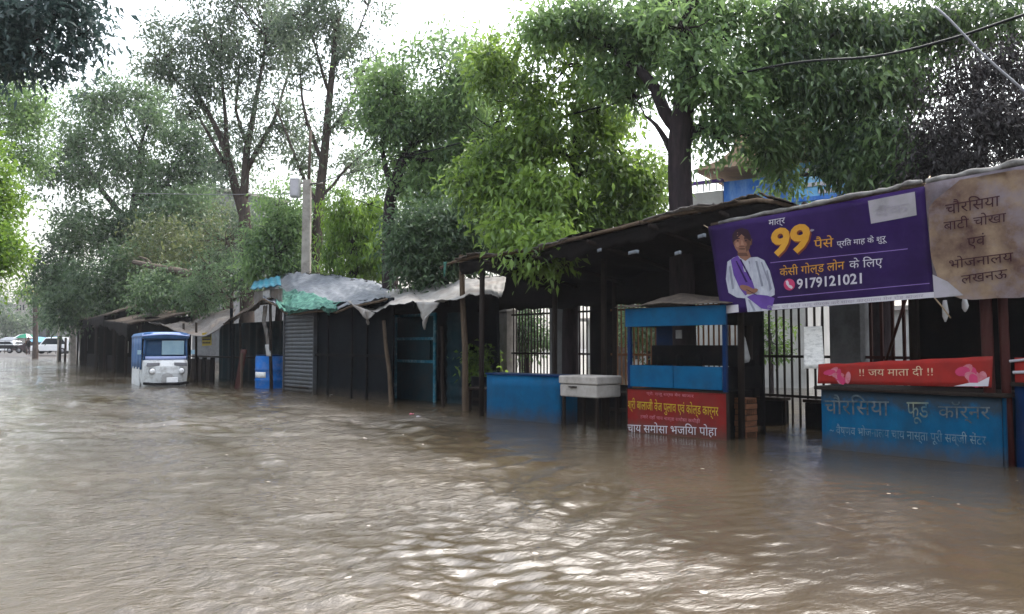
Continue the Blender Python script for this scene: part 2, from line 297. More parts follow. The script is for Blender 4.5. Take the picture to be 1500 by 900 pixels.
# ------------------------------------------------------------------ flood water, road, yard
def water_mat():
    m = bpy.data.materials.new("muddy_flood_water"); m.use_nodes = True
    N, L = m.node_tree.nodes, m.node_tree.links; b = N["Principled BSDF"]
    tc = N.new("ShaderNodeTexCoord"); geo = tc.outputs["Object"]
    n1 = N.new("ShaderNodeTexNoise"); n1.inputs["Scale"].default_value = .35; n1.inputs["Detail"].default_value = 8; n1.inputs["Roughness"].default_value = .6
    L.new(geo, n1.inputs[0])
    cr = N.new("ShaderNodeValToRGB"); e = cr.color_ramp.elements
    e[0].position, e[0].color = .35, (.040, .0305, .0195, 1); e[1].position, e[1].color = .65, (.061, .046, .0285, 1)
    L.new(n1.outputs["Fac"], cr.inputs[0])
    # flecks of froth riding on the current
    mp = N.new("ShaderNodeMapping"); mp.inputs["Rotation"].default_value = (0, 0, R(24)); mp.inputs["Scale"].default_value = (1.0, .38, 1); L.new(geo, mp.inputs[0])
    n2 = N.new("ShaderNodeTexNoise"); n2.inputs["Scale"].default_value = 5.5; n2.inputs["Detail"].default_value = 7; n2.inputs["Roughness"].default_value = .7; L.new(mp.outputs[0], n2.inputs[0])
    n3 = N.new("ShaderNodeTexNoise"); n3.inputs["Scale"].default_value = .5; n3.inputs["Detail"].default_value = 3; L.new(mp.outputs[0], n3.inputs[0])
    ad = N.new("ShaderNodeMath"); ad.operation = 'MULTIPLY'; L.new(n2.outputs["Fac"], ad.inputs[0]); L.new(n3.outputs["Fac"], ad.inputs[1])
    r2 = N.new("ShaderNodeValToRGB"); r2.color_ramp.elements[0].position = .385; r2.color_ramp.elements[1].position = .43; L.new(ad.outputs[0], r2.inputs[0])
    r2.color_ramp.elements[1].color = (.6, .6, .6, 1)
    mx = N.new("ShaderNodeMix"); mx.data_type = 'RGBA'; L.new(r2.outputs[0], mx.inputs["Factor"]); L.new(cr.outputs[0], mx.inputs["A"]); mx.inputs["B"].default_value = (.24, .21, .18, 1)
    vo = N.new("ShaderNodeTexVoronoi"); vo.inputs["Scale"].default_value = 4.6; L.new(geo, vo.inputs["Vector"])
    wn_ = N.new("ShaderNodeSeparateColor"); L.new(vo.outputs["Color"], wn_.inputs[0])
    th = N.new("ShaderNodeMath"); th.operation = 'MULTIPLY_ADD'; L.new(wn_.outputs[0], th.inputs[0]); th.inputs[1].default_value = .20; th.inputs[2].default_value = -.10
    lt = N.new("ShaderNodeMath"); lt.operation = 'LESS_THAN'; L.new(vo.outputs["Distance"], lt.inputs[0]); L.new(th.outputs[0], lt.inputs[1])
    mb_ = N.new("ShaderNodeMix"); mb_.data_type = 'RGBA'; L.new(lt.outputs[0], mb_.inputs["Factor"]); L.new(mx.outputs["Result"], mb_.inputs["A"]); mb_.inputs["B"].default_value = (.30, .27, .23, 1)   # rain bubbles
    L.new(mb_.outputs["Result"], b.inputs["Base Color"])
    b.inputs["Roughness"].default_value = .05; b.inputs["IOR"].default_value = 1.5; b.inputs["Specular IOR Level"].default_value = .5
    n4 = N.new("ShaderNodeTexNoise"); n4.inputs["Scale"].default_value = 13; n4.inputs["Detail"].default_value = 6; n4.inputs["Roughness"].default_value = .62
    mp2 = N.new("ShaderNodeMapping"); mp2.inputs["Rotation"].default_value = (0, 0, -YAW * -1); mp2.inputs["Scale"].default_value = (.7, 1.7, 1); L.new(geo, mp2.inputs[0]); L.new(mp2.outputs[0], n4.inputs[0])
    n6 = N.new("ShaderNodeTexNoise"); n6.inputs["Scale"].default_value = 42; n6.inputs["Detail"].default_value = 3; L.new(mp2.outputs[0], n6.inputs[0])
    b0 = N.new("ShaderNodeBump"); b0.inputs["Strength"].default_value = .1; b0.inputs["Distance"].default_value = .010; L.new(n6.outputs["Fac"], b0.inputs["Height"])
    bp = N.new("ShaderNodeBump"); L.new(b0.outputs[0], bp.inputs["Normal"]); bp.inputs["Strength"].default_value = .9; bp.inputs["Distance"].default_value = .028; L.new(n4.outputs["Fac"], bp.inputs["Height"])
    n5 = N.new("ShaderNodeTexNoise"); n5.inputs["Scale"].default_value = .7; n5.inputs["Detail"].default_value = 3; L.new(mp.outputs[0], n5.inputs[0])
    m5 = N.new("ShaderNodeMapRange"); m5.inputs[1].default_value, m5.inputs[2].default_value, m5.inputs[3].default_value, m5.inputs[4].default_value = .35, .65, .25, 1.0; L.new(n5.outputs["Fac"], m5.inputs[0]); ch = N.new("ShaderNodeAttribute"); ch.attribute_name = "tone"; mm = N.new("ShaderNodeMath"); mm.operation = 'MULTIPLY'; L.new(m5.outputs[0], mm.inputs[0]); L.new(ch.outputs["Fac"], mm.inputs[1]); L.new(mm.outputs[0], bp.inputs["Strength"])   # gusty and slack patches
    L.new(bp.outputs[0], b.inputs["Normal"])
    return m
def spaced(lo, hi, c, s0, k):
    a = [c]
    while a[-1] < hi: a.append(a[-1] + s0 + k * abs(a[-1] - c))
    b = [c]
    while b[-1] > lo: b.append(b[-1] - s0 - k * abs(b[-1] - c))
    return np.array(b[:0:-1] + a)
def make_water():
    xs = spaced(-45, 75, 3.0, .020, .0065); ys = spaced(-8, 190, 3.5, .020, .008)
    X, Y = np.meshgrid(xs, ys, indexing='ij'); D = np.hypot(X - 2, Y - 3)
    step = .020 + .0072 * D
    g = np.random.default_rng(5); Z = np.zeros_like(X)
    def patch(sc, seed):
        q = np.random.default_rng(seed); r = np.zeros_like(X)
        for _ in range(7):
            a = q.uniform(0, 2 * np.pi); k = q.uniform(.5, 1.6) * sc; r += np.sin(k * (X * np.cos(a) + Y * np.sin(a)) + q.uniform(0, 6.3))
        return np.clip(.5 + r / 5, 0, 1)
    p1, p2, p3 = patch(.55, 1), patch(.9, 2), patch(1.5, 9)
    view = math.pi / 2 - YAW
    # the line along which passing traffic pushed its wake: choppy on the street side, slack beside the stalls
    P0, P1 = ground(640, 580), ground(1010, 930)
    ex, ey = (P1.x - P0.x), (P1.y - P0.y); ln = math.hypot(ex, ey); ex /= ln; ey /= ln
    al = (X - P0.x) * ex + (Y - P0.y) * ey; ac = -(X - P0.x) * ey + (Y - P0.y) * ex
    bend = .35 * np.sin(al * .45 + 1); sm = np.clip((ac + .45 + .5 * (p1 - .5)) / 1.2, 0, 1)
    res = lambda lam: np.clip((lam / step - 2.4) / 2.4, 0, 1)
    for i in range(190):
        lam = .06 * (14 ** g.uniform(0, 1)); a = view + g.normal(0, .38 if i % 3 else .85); k = 2 * np.pi / lam
        small = lam < .24
        amp = lam * g.uniform(.003, .0078) * (.85 if small else .52)
        w = (p1, p2, p3)[i % 3] ** 1.4 * 1.5 + .22
        w = w * ((1.15 - .62 * sm) if small else (1.2 - .98 * sm) * np.clip(D / 9, .4, 1)) * res(lam)
        ph = k * (X * np.cos(a) + Y * np.sin(a)) + g.uniform(0, 6.3) + 1.8 * (p2 - .5) * g.uniform(-2, 2)
        s = np.sin(ph); Z += amp * w * (s + .36 * np.sin(2 * ph + 1.5))
    env = np.exp(-((ac - bend) / .7) ** 2) * np.clip(al / 6 + .4, 0, 1)
    for j in range(14):
        lam = g.uniform(.2, .6); k = 2 * np.pi / lam; th = g.uniform(.5, 1.1)
        Z += .0032 * lam / .4 * env * np.sin(k * (ac * math.cos(th) + al * math.sin(th)) + g.uniform(0, 6.3) + 2 * p2) * res(lam)
    for j in range(16):                       # broad swells rolling off the wheels of passing traffic
        lam = g.uniform(.7, 2.2); k = 2 * np.pi / lam; an = math.atan2(ey, ex) + R(90) + g.normal(0, .33)
        s = np.sin(k * (X * math.cos(an) + Y * math.sin(an)) + g.uniform(0, 6.3) + 2.5 * p1 + .5 * bend)
        Z += .0021 * lam * (p2 * 1.3 + .1) * (1 - .85 * sm) * res(lam) * (np.exp(1.2 * s) / 2.2 - .6)
    n, m_ = X.shape
    V = np.stack([X, Y, Z], -1).reshape(-1, 3).astype(np.float32)
    I = np.arange(n * m_).reshape(n, m_); Q = np.stack([I[:-1, :-1], I[1:, :-1], I[1:, 1:], I[:-1, 1:]], -1).reshape(-1, 4)
    o = np_mesh("water", V, Q, water_mat(), smooth=True, tone=((1.25 - .85 * sm).reshape(-1))); o["kind"] = "structure"; o["label"] = "brown flood water covering the whole street"
def np_mesh(name, V, Q, m, parent=None, smooth=False, tone=None):
    me = bpy.data.meshes.new(name); me.vertices.add(len(V)); me.vertices.foreach_set("co", np.asarray(V, np.float32).ravel())
    nf = len(Q); k = Q.shape[1]; me.loops.add(nf * k); me.loops.foreach_set("vertex_index", np.asarray(Q, np.int32).ravel())
    me.polygons.add(nf); me.polygons.foreach_set("loop_start", np.arange(0, nf * k, k, dtype=np.int32))
    me.polygons.foreach_set("use_smooth", np.full(nf, smooth))
    me.materials.append(m); me.update(calc_edges=True)
    if tone is not None:
        at_ = me.attributes.new("tone", 'FLOAT', 'POINT'); at_.data.foreach_set("value", np.asarray(tone, np.float32))
    o = bpy.data.objects.new(name, me); COL.objects.link(o)
    if parent: o.parent = parent
    return o
make_water()
mb = MB()
mb.grid(lambda u, v: (-70 + 190 * u, 84 + 220 * v, -.25 + .58 * min(1, max(0, v * 220 / 17))), 10, 60)
o = mb.build("road", "road"); o["kind"] = "structure"
mb = MB(); mb.grid(lambda u, v: (-300 + 600 * u, -60 + 560 * v, -.7), 4, 4)
o = mb.build("ground", "road"); o["kind"] = "structure"
# ------------------------------------------------------------------ frames of the row
FA = Frame(ground(1207, 657), ground(1466, 685))       # blue food counter
FB = Frame(ground(920, 631), ground(1065, 645))        # blue cart with the red board
FC = Frame(ground(713, 612), ground(821, 622))         # blue box
FD = Frame(ground(572, 590), ground(684, 603))         # white tarp awning
FE = Frame(ground(418, 573), ground(570, 589))         # shutter stall
FG = Frame(ground(342, 566), ground(402, 571))         # stall with the drum
FH = Frame(ground(262, 557), ground(346, 566))         # tin roofed stall
FI = Frame(ground(112, 534), ground(200, 552))         # far stalls
FR = Frame(ground(690, 609), ground(1165, 652))        # long roof
def rag(seed, a=.08, f=3.0): return lambda x: a * (nz(x * f, seed) + .6 * nz(x * f * 3.1, seed + 7))

# ------------------------------------------------------------------ printed banners on the roof edge, right
def bsurf(x, z): return (x, -.16 + .016 * math.sin(x * 2.1 + 1) + .008 * math.sin(z * 5 + x * 3) + .005 * math.sin(x * 8 - z * 5), z)
def pxs(fr, pts, t=0): return [fr.q(px, py, t) for px, py in pts]
def bilin(c, u, v):                           # corners TL TR BR BL in (x,z)
    a = [c[0][k] + (c[1][k] - c[0][k]) * u for k in (0, 1)]; b = [c[3][k] + (c[2][k] - c[3][k]) * u for k in (0, 1)]
    return [a[k] + (b[k] - a[k]) * v for k in (0, 1)]
def shape(mb, pts, surf, mi=0, eps=.004, fr=FA):      # a flat printed patch, its outline given as a polygon on the banner
    P = pxs(fr, pts); cx = sum(p[0] for p in P) / len(P); cz = sum(p[1] for p in P) / len(P)
    V = [surf(*p) for p in P] + [surf(cx, cz)]; V = [(a, b - eps - .006, c) for a, b, c in V]; n = len(P)
    mb.add(V, [(i, (i + 1) % n, n) for i in range(n)], mi)
def ell(cx, cy, rx, ry, n=20, rot=0): return [(cx + rx * math.cos(t) * math.cos(rot) - ry * math.sin(t) * math.sin(rot), cy + rx * math.cos(t) * math.sin(rot) + ry * math.sin(t) * math.cos(rot)) for t in [2 * math.pi * k / n for k in range(n)]]
def tpx(mb, body, p0, p1, hpx, surf, mi=0, bold=0.0, eps=.006, fr=FA):
    a = fr.q(*p0); b = fr.q(*p1); h = fr.q(p0[0], p0[1] - hpx)[1] - a[1]
    text(mb, body, a[0], a[1], b[0] - a[0], h, surf, mi, bold, (b[1] - a[1]) / (b[0] - a[0]), eps)
ban = thing("hanging_banner", FA, "purple printed banner with a man in white and large gold 99", "banner")
PC = pxs(FA, [(1049, 334), (1365, 276), (1379, 437), (1070, 461)])
mb = MB(); mb.grid(lambda u, v: bsurf(*bilin(PC, u, v)), 40, 14, .004); mb.build("banner_cloth", "purple", ban)
mb = MB()
strip = [(1128, 448), (1379, 429), (1379, 437), (1128, 456)]
mb.grid(lambda u, v: (lambda p: (p[0], p[1] - .009, p[2]))(bsurf(*bilin(pxs(FA, strip), u, v))), 24, 1); mb.build("white_strip", "printwhite", ban)
mb = MB(); lg = [(1282, 297), (1351, 284), (1354, 318), (1286, 330)]
mb.grid(lambda u, v: (lambda p: (p[0], p[1] - .009, p[2]))(bsurf(*bilin(pxs(FA, lg), u, v))), 8, 3); mb.build("logo_patch", "printlogo", ban)
mb = MB(); lg = [(1074, 449), (1094, 447), (1095, 458), (1075, 460)]
mb.grid(lambda u, v: (lambda p: (p[0], p[1] - .009, p[2]))(bsurf(*bilin(pxs(FA, lg), u, v))), 8, 3); mb.build("small_patch", "printwhite", ban)
mb = MB(); mb.grid(lambda u, v: (lambda p: (p[0], p[1] - .009, p[2]))(bsurf(*bilin(pxs(FA, [(1140, 386), (1340, 366), (1340, 367), (1140, 387)]), u, v))), 20, 1)
mb.cut(); mb.grid(lambda u, v: (lambda p: (p[0], p[1] - .009, p[2]))(bsurf(*bilin(pxs(FA, [(1150, 436), (1372, 416), (1372, 417), (1150, 437)]), u, v))), 20, 1); mb.build("thin_line", "lilac", ban)
mb = MB()                                     # the printed man: a flat picture on the cloth
shape(mb, [(1078, 385), (1087, 379), (1094, 376), (1108, 379), (1121, 378), (1131, 383), (1139, 398), (1146, 425), (1146, 433), (1132, 440), (1137, 456), (1108, 458), (1104, 438), (1092, 437), (1080, 430), (1076, 410)], bsurf, 0, .004)
shape(mb, [(1083, 382), (1093, 376), (1104, 392), (1114, 414), (1118, 426), (1104, 434), (1096, 424), (1087, 404)], bsurf, 1, .006)
shape(mb, [(1106, 436), (1116, 432), (1136, 434), (1146, 438), (1142, 455), (1128, 453)], bsurf, 1, .006)
shape(mb, [(1092, 366), (1108, 366), (1112, 378), (1104, 384), (1096, 379)], bsurf, 2, .006)
shape(mb, ell(1100, 355, 12.5, 18), bsurf, 2, .007)
shape(mb, [(1086, 358), (1086, 346), (1091, 339), (1100, 336), (1109, 339), (1113, 348), (1113, 356), (1111, 347), (1104, 342.5), (1096, 342.5), (1088.5, 347)], bsurf, 3, .009)
shape(mb, ell(1100, 366.5, 5, 1.5, 12), bsurf, 7, .009); shape(mb, ell(1100, 363, 4.5, .8, 10), bsurf, 7, .010)
shape(mb, [(1091, 351.5), (1097, 350.5), (1097, 352.2), (1091, 353)], bsurf, 3, .009); shape(mb, [(1103, 350), (1109, 350.5), (1109, 352), (1103, 351.8)], bsurf, 3, .009)
shape(mb, ell(1094, 355, 1.6, .9, 8), bsurf, 3, .010); shape(mb, ell(1106, 354.5, 1.6, .9, 8), bsurf, 3, .010)
shape(mb, [(1099, 354), (1101, 354), (1103, 361), (1098, 361)], bsurf, 5, .009)
shape(mb, ell(1106, 424, 11, 4.2, 14, .35), bsurf, 2, .009); shape(mb, ell(1114, 428, 9, 3.6, 14, -.3), bsurf, 2, .010)
for P_, m_, e_ in (([(1102, 340), (1109, 341), (1112, 350), (1111, 366), (1106, 371), (1104, 360)], 7, .0075), ([(1093, 343), (1101, 342), (1101, 347), (1093, 348)], 6, .0085), (ell(1093.5, 360.5, 3, 3.6, 10), 6, .0080), (ell(1104.5, 360, 2.6, 3.2, 10), 2, .0082), ([(1093, 372), (1106, 372), (1108, 377), (1094, 377)], 7, .0078), ([(1087, 352), (1089, 352), (1089, 361), (1087, 360)], 7, .0076), ([(1113, 352), (1115, 352), (1114, 361), (1112, 361)], 7, .0076),
        ([(1118, 384), (1121, 384), (1130, 420), (1127, 421)], 8, .0062), ([(1126, 386), (1128, 385), (1138, 412), (1136, 413)], 8, .0062), ([(1080, 392), (1083, 391), (1088, 424), (1085, 425)], 8, .0062), ([(1108, 384), (1110, 384), (1114, 402), (1113, 404)], 8, .0062), ([(1134, 398), (1136, 397), (1142, 424), (1139, 428)], 8, .0062), ([(1108, 440), (1111, 440), (1120, 456), (1117, 457)], 8, .0062), ([(1090, 384), (1092, 384), (1110, 420), (1107, 421)], 9, .0072), ([(1096, 382), (1098, 381), (1113, 411), (1111, 412)], 9, .0072)):
    shape(mb, P_, bsurf, m_, e_)
for k in range(4): shape(mb, ell(1109 + k * 3, 427 + k * 1.6, 4.5, .5, 8, .5), bsurf, 3, .0115)
mb.build("printed_portrait", ["shirt", "violet", "skin", "hair", "ink", "skinlight", "skinlight", "skindark", "clothshade", "purple"], ban)
mb = MB()
tpx(mb, "मात्र", (1138, 333), (1161, 329), 8, bsurf, 0, .0)
tpx(mb, "99", (1143.5, 377.5), (1200, 368.5), 38, bsurf, 2, .045, .006); tpx(mb, "99", (1142, 376), (1198, 367), 38, bsurf, 1, .035, .010)
tpx(mb, "*", (1197, 344), (1203, 343), 6, bsurf, 0)
tpx(mb, "पैसे", (1203, 366), (1231, 363), 17, bsurf, 1, .0)
tpx(mb, "प्रित माह के शुरू", (1236, 363), (1309, 355), 10, bsurf, 0)
tpx(mb, "केसी गोल्ड लोन", (1154, 406), (1248, 396), 15, bsurf, 1, .0); tpx(mb, "के िलए", (1255, 395), (1303, 391), 15, bsurf, 0, .0)
tpx(mb, "9179121021", (1178, 424), (1273, 416), 14, bsurf, 0, .02)
mb.cut(); shape(mb, ell(1167, 418, 8, 8.5), bsurf, 3, .006)
shape(mb, [(1162, 413), (1165, 412), (1166.5, 415), (1165, 417), (1168, 420.5), (1170, 419.5), (1172, 422), (1170, 424.5), (1166, 422), (1163, 418)], bsurf, 0, .009)
tpx(mb, "िनयम एवं शर्तें लागू संपर्क करें शाखा कार्यालय मेन रोड बाजार", (1136, 453.5), (1364, 436.5), 5, bsurf, 4, 0)
tpx(mb, "बैंक", (1292, 321), (1342, 312), 16, bsurf, 4, 0)
mb.build("lettering", ["printwhite", "gold", "goldshade", "pink", "printgrey"], ban)
mb = MB(); mb.tube([Vector((p[0], -.10, p[1] + .03)) for p in [bilin(PC, u / 8, -.0) for u in range(9)]], .022, 8); mb.build("bamboo_rod", "wood", ban)

for px, py, dx, dz in ((1050, 336, -.25, .12), (1070, 460, -.22, -.10), (1364, 278, .0, .14), (1378, 436, .10, -.22)):
    a = FA.q(px, py); P_ = bsurf(*a); MB().tube([P_, (a[0] + dx * .5, -.10, a[1] + dz * .45), (a[0] + dx, -.02, a[1] + dz)], .007, 5).build("tie_rope", "cream", ban)
tb = thing("hanging_banner", FA, "faded tan printed banner with dark lettering beside the purple one", "banner")
TC = pxs(FA, [(1366, 273), (1640, 222), (1640, 424), (1380, 437)])
mb = MB(); mb.grid(lambda u, v: (lambda p: (p[0], p[1] - .012, p[2]))(bsurf(*bilin(TC, u, v))), 40, 14, .004); mb.build("banner_cloth", "tangrey", tb)
mb = MB(); cc = FA.q(1447, 352)
mb.grid(lambda u, v: (lambda a, r: bsurf(min(max(cc[0] + .12 + r * .66 * math.cos(a), TC[0][0] + .04), TC[1][0]), min(cc[1] + .04 + r * .68 * math.sin(a), TC[0][1] + (TC[1][1] - TC[0][1]) * (cc[0] + .12 + r * .66 * math.cos(a) - TC[0][0]) / (TC[1][0] - TC[0][0]) - .03)))(u * 2 * math.pi, (v * (1 + .06 * math.sin(5 * u * 6.283)))), 40, 8)
for i, v in enumerate(mb.v): mb.v[i] = (v[0], v[1] - .026, v[2])
mb.build("printed_circle", "tan", tb)
mb = MB()
for s, a, b, h in (("चौरिसया", (1399, 318), (1477, 305), 20), ("बाटी चोखा", (1396, 341), (1487, 328), 17), ("एवं", (1430, 365), (1457, 361), 17), ("भोजनालय", (1403, 396), (1497, 385), 17), ("लखनऊ", (1421, 418), (1488, 409), 12)):
    tpx(mb, s, a, b, h, bsurf, 0, 0, .036)
mb.build("lettering", "ink", tb)
mb = MB(); shape(mb, [(1378, 404), (1400, 414), (1424, 434), (1381, 438)], bsurf, 0, .030); mb.build("white_corner", "printlogo", tb)

# rolled white tarp along the roof edge above the banners
def roll(name, pts, r, m, label, fr=FA, t=-.13):
    o = thing(name, fr, label, "tarp"); mb = MB(); P = [fr.q(*p) for p in pts]
    Q = []
    for i in range(len(P) - 1):
        for k in range(10):
            f = k / 10; Q.append((P[i][0] + (P[i + 1][0] - P[i][0]) * f, P[i][1] + (P[i + 1][1] - P[i][1]) * f))
    Q.append(P[-1])
    mb.tube([(x, t + .02 * nz(x * 4, 3), z + .025 * nz(x * 5, 9)) for x, z in Q], [r * (1 + .9 * nz(x * 6, 1) + .4 * nz(x * 17, 5)) for x, z in Q], 8)
    mb.build("rolled_edge", m, o)
    return o, Q
ro, Q = roll("tarp_roll", [(1062, 328), (1160, 309), (1250, 291), (1300, 281), (1358, 268)], .026, "tarpgrey", "long pale rolled tarp along the roof edge above the purple banner")
mb = MB(); mb.grid(lambda u, v: (Q[int(u * (len(Q) - 1))][0], .02 + 1.8 * v, Q[int(u * (len(Q) - 1))][1] + .02 - .10 * v + .04 * nz(u * 9, v * 3)), 40, 8, .01); mb.build("tarp_sheet", "thatchdark", ro)
ro, Q2 = roll("tarp_roll", [(1366, 268), (1400, 262), (1450, 252), (1500, 243), (1640, 212)], .032, "tarpgrey", "lumpy pale rolled tarp along the roof edge above the tan banner")
mb = MB(); mb.grid(lambda u, v: (Q2[int(u * (len(Q2) - 1))][0], .02 + 1.8 * v, Q2[int(u * (len(Q2) - 1))][1] + .02 - .10 * v + .04 * nz(u * 9, v * 3)), 40, 8, .01); mb.build("tarp_sheet", "thatchdark", ro)

# ------------------------------------------------------------------ blue food counter and its red strip
ct = thing("food_counter", FA, "blue food stall counter with worn white lettering under the red strip", "counter")
x0, z0 = FA.q(1201, 574); x1, z1 = FA.q(1469, 571); zt = (z0 + z1) / 2
mb = MB(); mb.grid(lambda u, v: (x0 + .02 + (x1 - x0 - .04) * u, .012 * nz(u * 3, v * 2), -.4 + (zt - .03 + .4) * v), 12, 6, .02); mb.build("front_panel", "bluegrime", ct)
MB().box(x0, x0 + .02, .03, .75, -.4, zt - .03).build("side_panel", "blue", ct); MB().box(x1 - .02, x1, .03, .75, -.4, zt - .03).build("side_panel", "blue", ct)
MB().box(x0 - .05, x1 + .05, -.05, .8, zt - .027, zt + .015).build("counter_top", "darkwood", ct, .008)
MB().box(x0 + .03, x1 - .03, .70, .73, -.4, zt - .03).build("back_panel", "dark", ct)
mb = MB(); fs = lambda x, z: (x, -.012, z)
tpx(mb, "चौरिसया", (1209, 606), (1304, 609), 28, fs, 1, 0, .004); tpx(mb, "फूड", (1330, 611), (1362, 612), 22, fs, 2, 0, .004); tpx(mb, "कॉर्नर", (1376, 612), (1452, 614), 24, fs, 1, 0, .004)
tpx(mb, "~ वैष्णव भोजनालय चाय नास्ता पूरी सब्जी सेंटर", (1217, 635), (1446, 652), 15, fs, 0, 0, .004)
mb.build("lettering", ["chalk", "chalkgrey", "chalkyellow"], ct)

rs = thing("hanging_banner", FA, "long red cloth strip with cream lettering above the blue counter", "banner")
RC = pxs(FA, [(1199, 534), (1454, 522), (1452, 568), (1198, 562)])
rsf = lambda x, z: (x, .0 + .012 * math.sin(x * 4), z)
mb = MB(); mb.grid(lambda u, v: rsf(*[(a + (.012 * nz(u * 8) if k and v < .1 else 0)) for k, a in enumerate(bilin(RC, u, v))]), 40, 5, .004); mb.build("banner_cloth", "redprint", rs)
mb = MB(); tpx(mb, "!! जय माता दी !!", (1259, 551), (1368, 550), 13, rsf, 0, 0, .006); mb.build("lettering", "cream", rs)
mb = MB()
for k in range(9): shape(mb, ell(1228 + 15 * math.cos(k * .75) * (k % 3) / 2, 550 + 6 * math.sin(k * 1.1), 9, 4, 12, k * .6), rsf, k % 2, .004 + k * .0006)
mb.cut()
for k in range(9): shape(mb, ell(1424 + 16 * math.cos(k * .75) * (k % 3) / 2, 550 + 8 * math.sin(k * 1.1), 11, 7, 12, k * .6), rsf, k % 2, .004 + k * .0006)
shape(mb, [(1398, 566), (1448, 566), (1450, 552), (1446, 561), (1420, 561)], rsf, 2, .010)
mb.build("printed_flower", ["palepink", "pink", "printwhite"], rs)
# roof posts of the right-hand stall
for (pa, pb, r, lab) in (((1441, 420), (1456, 682.5), .055, "rusty red roof post standing at the end of the blue counter"), ((1466, 420), (1481, 684), .045, "second rusty red roof post, right of the counter end post")):
    fr = Frame(ground(*pb), ground(pb[0] + 30, pb[1] + 3)); o = thing("roof_post", fr, lab, "post"); a = fr.q(*pa)
    MB().tube([(0, 0, -.5), (a[0] * .5, 0, a[1] * .5), (a[0], 0, a[1] + .9)], r, 10).build("pole", "redbrown", o)
    MB().tube([(a[0] - .12, .0, a[1] + .5), (a[0] + .2, .02, a[1] + .52)], .018, 6).build("crossbar", "redbrown", o)
# second counter at the frame's edge
FK = Frame(ground(1484, 684), ground(1640, 702))
ck = thing("food_counter", FK, "deep blue stall counter cut by the right edge of the photo", "counter")
x0, z0 = FK.q(1486, 566); x1 = FK.len
mb = MB(); mb.grid(lambda u, v: (x0 + (x1 - x0) * u, .012 * nz(u * 3, v * 2), -.4 + (z0 + .4) * v), 8, 5, .02); mb.build("front_panel", "deepblue", ck)
MB().box(x0, x0 + .02, .03, .7, -.4, z0).build("side_panel", "deepblue", ck); MB().box(x0 - .02, x1, -.04, .75, z0 + .003, z0 + .04).build("counter_top", "darkwood", ck)
mb = MB(); mb.grid(lambda u, v: (x0 + .02 + (x1 - x0) * u, -.03 + .01 * math.sin(u * 9), FK.q(1486, 562)[1] + v * (FK.q(1486, 524)[1] - FK.q(1486, 562)[1])), 12, 4, .004); mb.build("red_cloth", "redprint", ck)
mb = MB(); a = FK.q(1487, 525); mb.tube([(a[0] - .03, -.05, a[1] - .03), (a[0] + .6, -.05, a[1] + .05)], .014, 6); mb.cut(); mb.tube([(a[0], -.052, a[1] - .14), (a[0] + .5, -.052, a[1] - .11)], .016, 6); mb.build("pale_pipe", "printwhite", ck)
# dark back of the right-hand stalls, hanging utensils, boxes on the counter
bw = thing("stall_partition", FA, "dark tarp partition closing the back of the right-hand food stall", "partition")
a = FA.q(1342, 470, 1.6)[0]
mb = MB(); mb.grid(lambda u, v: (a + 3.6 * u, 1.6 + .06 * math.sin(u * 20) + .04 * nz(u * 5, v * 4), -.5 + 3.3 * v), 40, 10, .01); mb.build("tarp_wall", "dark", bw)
mb = MB(); mb.box(a - .05, a + .05, 1.5, 1.58, -.5, 2.9); mb.build("corner_post", "darkwood", bw)
for px, py, h, lab in ((1384, 440, .24, "bright steel ladle hanging behind the lower edge of the tan banner"), (1413, 437, .15, "small steel cup hanging under the tan banner, right of the ladle")):
    x, z = FA.q(px, py, .5); o = empty("hanging_utensil", FA.w(x, .5, z), FA.rot, lab, "utensil"); mb = MB()
    mb.tube([(0, 0, .35), (0, 0, -.02)], .004, 5); mb.build("hook_wire", "iron", o)
    MB().tube([(0, 0, 0), (0, 0, -h * .3), (.005, 0, -h * .55), (0, 0, -h * .75), (0, 0, -h)], [.02, .03, .035, .03, .008], 10).build("steel_bowl", "chrome", o)

# ------------------------------------------------------------------ blue cart with the red board
ca = thing("snack_cart", FB, "blue snack cart with open window and pale tarp hood above a red board", "food cart")
xl, xr = 0.0, FB.len; dp = .95
zf0, zf1 = FB.q(925, 535)[1], FB.q(925, 566)[1]; zt0, zt1 = FB.q(926, 453)[1], FB.q(926, 479)[1]
for x in (xl, xr - .05):
    for y in (.0, dp): MB().box(x, x + .05, y, y + .05, -.4, zt0).build("corner_post", "dark" if y > .1 else "deepblue", ca)
xm = FB.q(987, 550)[0]
MB().box(xl + .055, xm - .006, -.015, .01, zf1, zf0).build("front_board", "blue2", ca, .004); MB().box(xm + .006, xr - .055, -.015, .01, zf1, zf0).build("front_board", "blue2", ca, .004)
MB().box(xl - .01, xr + .02, -.035, -.005, zt1, zt0 + .004).build("top_fascia", "blue2", ca, .004)
for x in (xl + .008, xr - .04): MB().box(x, x + .02, .055, dp - .005, zf1, zf0).build("side_board", "dark", ca)
for x in (xl + .008, xr - .04): MB().box(x, x + .02, .055, dp - .005, zt1, zt0).build("side_fascia", "dark", ca)
MB().box(xl + .06, xr - .06, .06, dp, zf0 - .06, zf0 - .03).build("counter_shelf", "dark", ca)
MB().box(xl + .06, xr - .06, .5, .53, zf0, zf0 + .28).build("inner_board", "dark", ca)
MB().box(xl + .1, xr - .1, .1, dp - .1, -.38, zf1 - .03).build("lower_cabinet", "dark", ca)
mb = MB(); xa, za = FB.q(920, 446); xb, zb = FB.q(1066, 448)
hp = [FB.q(*p) for p in ((908, 449), (925, 446), (950, 436), (966, 430), (1000, 434), (1040, 438), (1072, 447))]
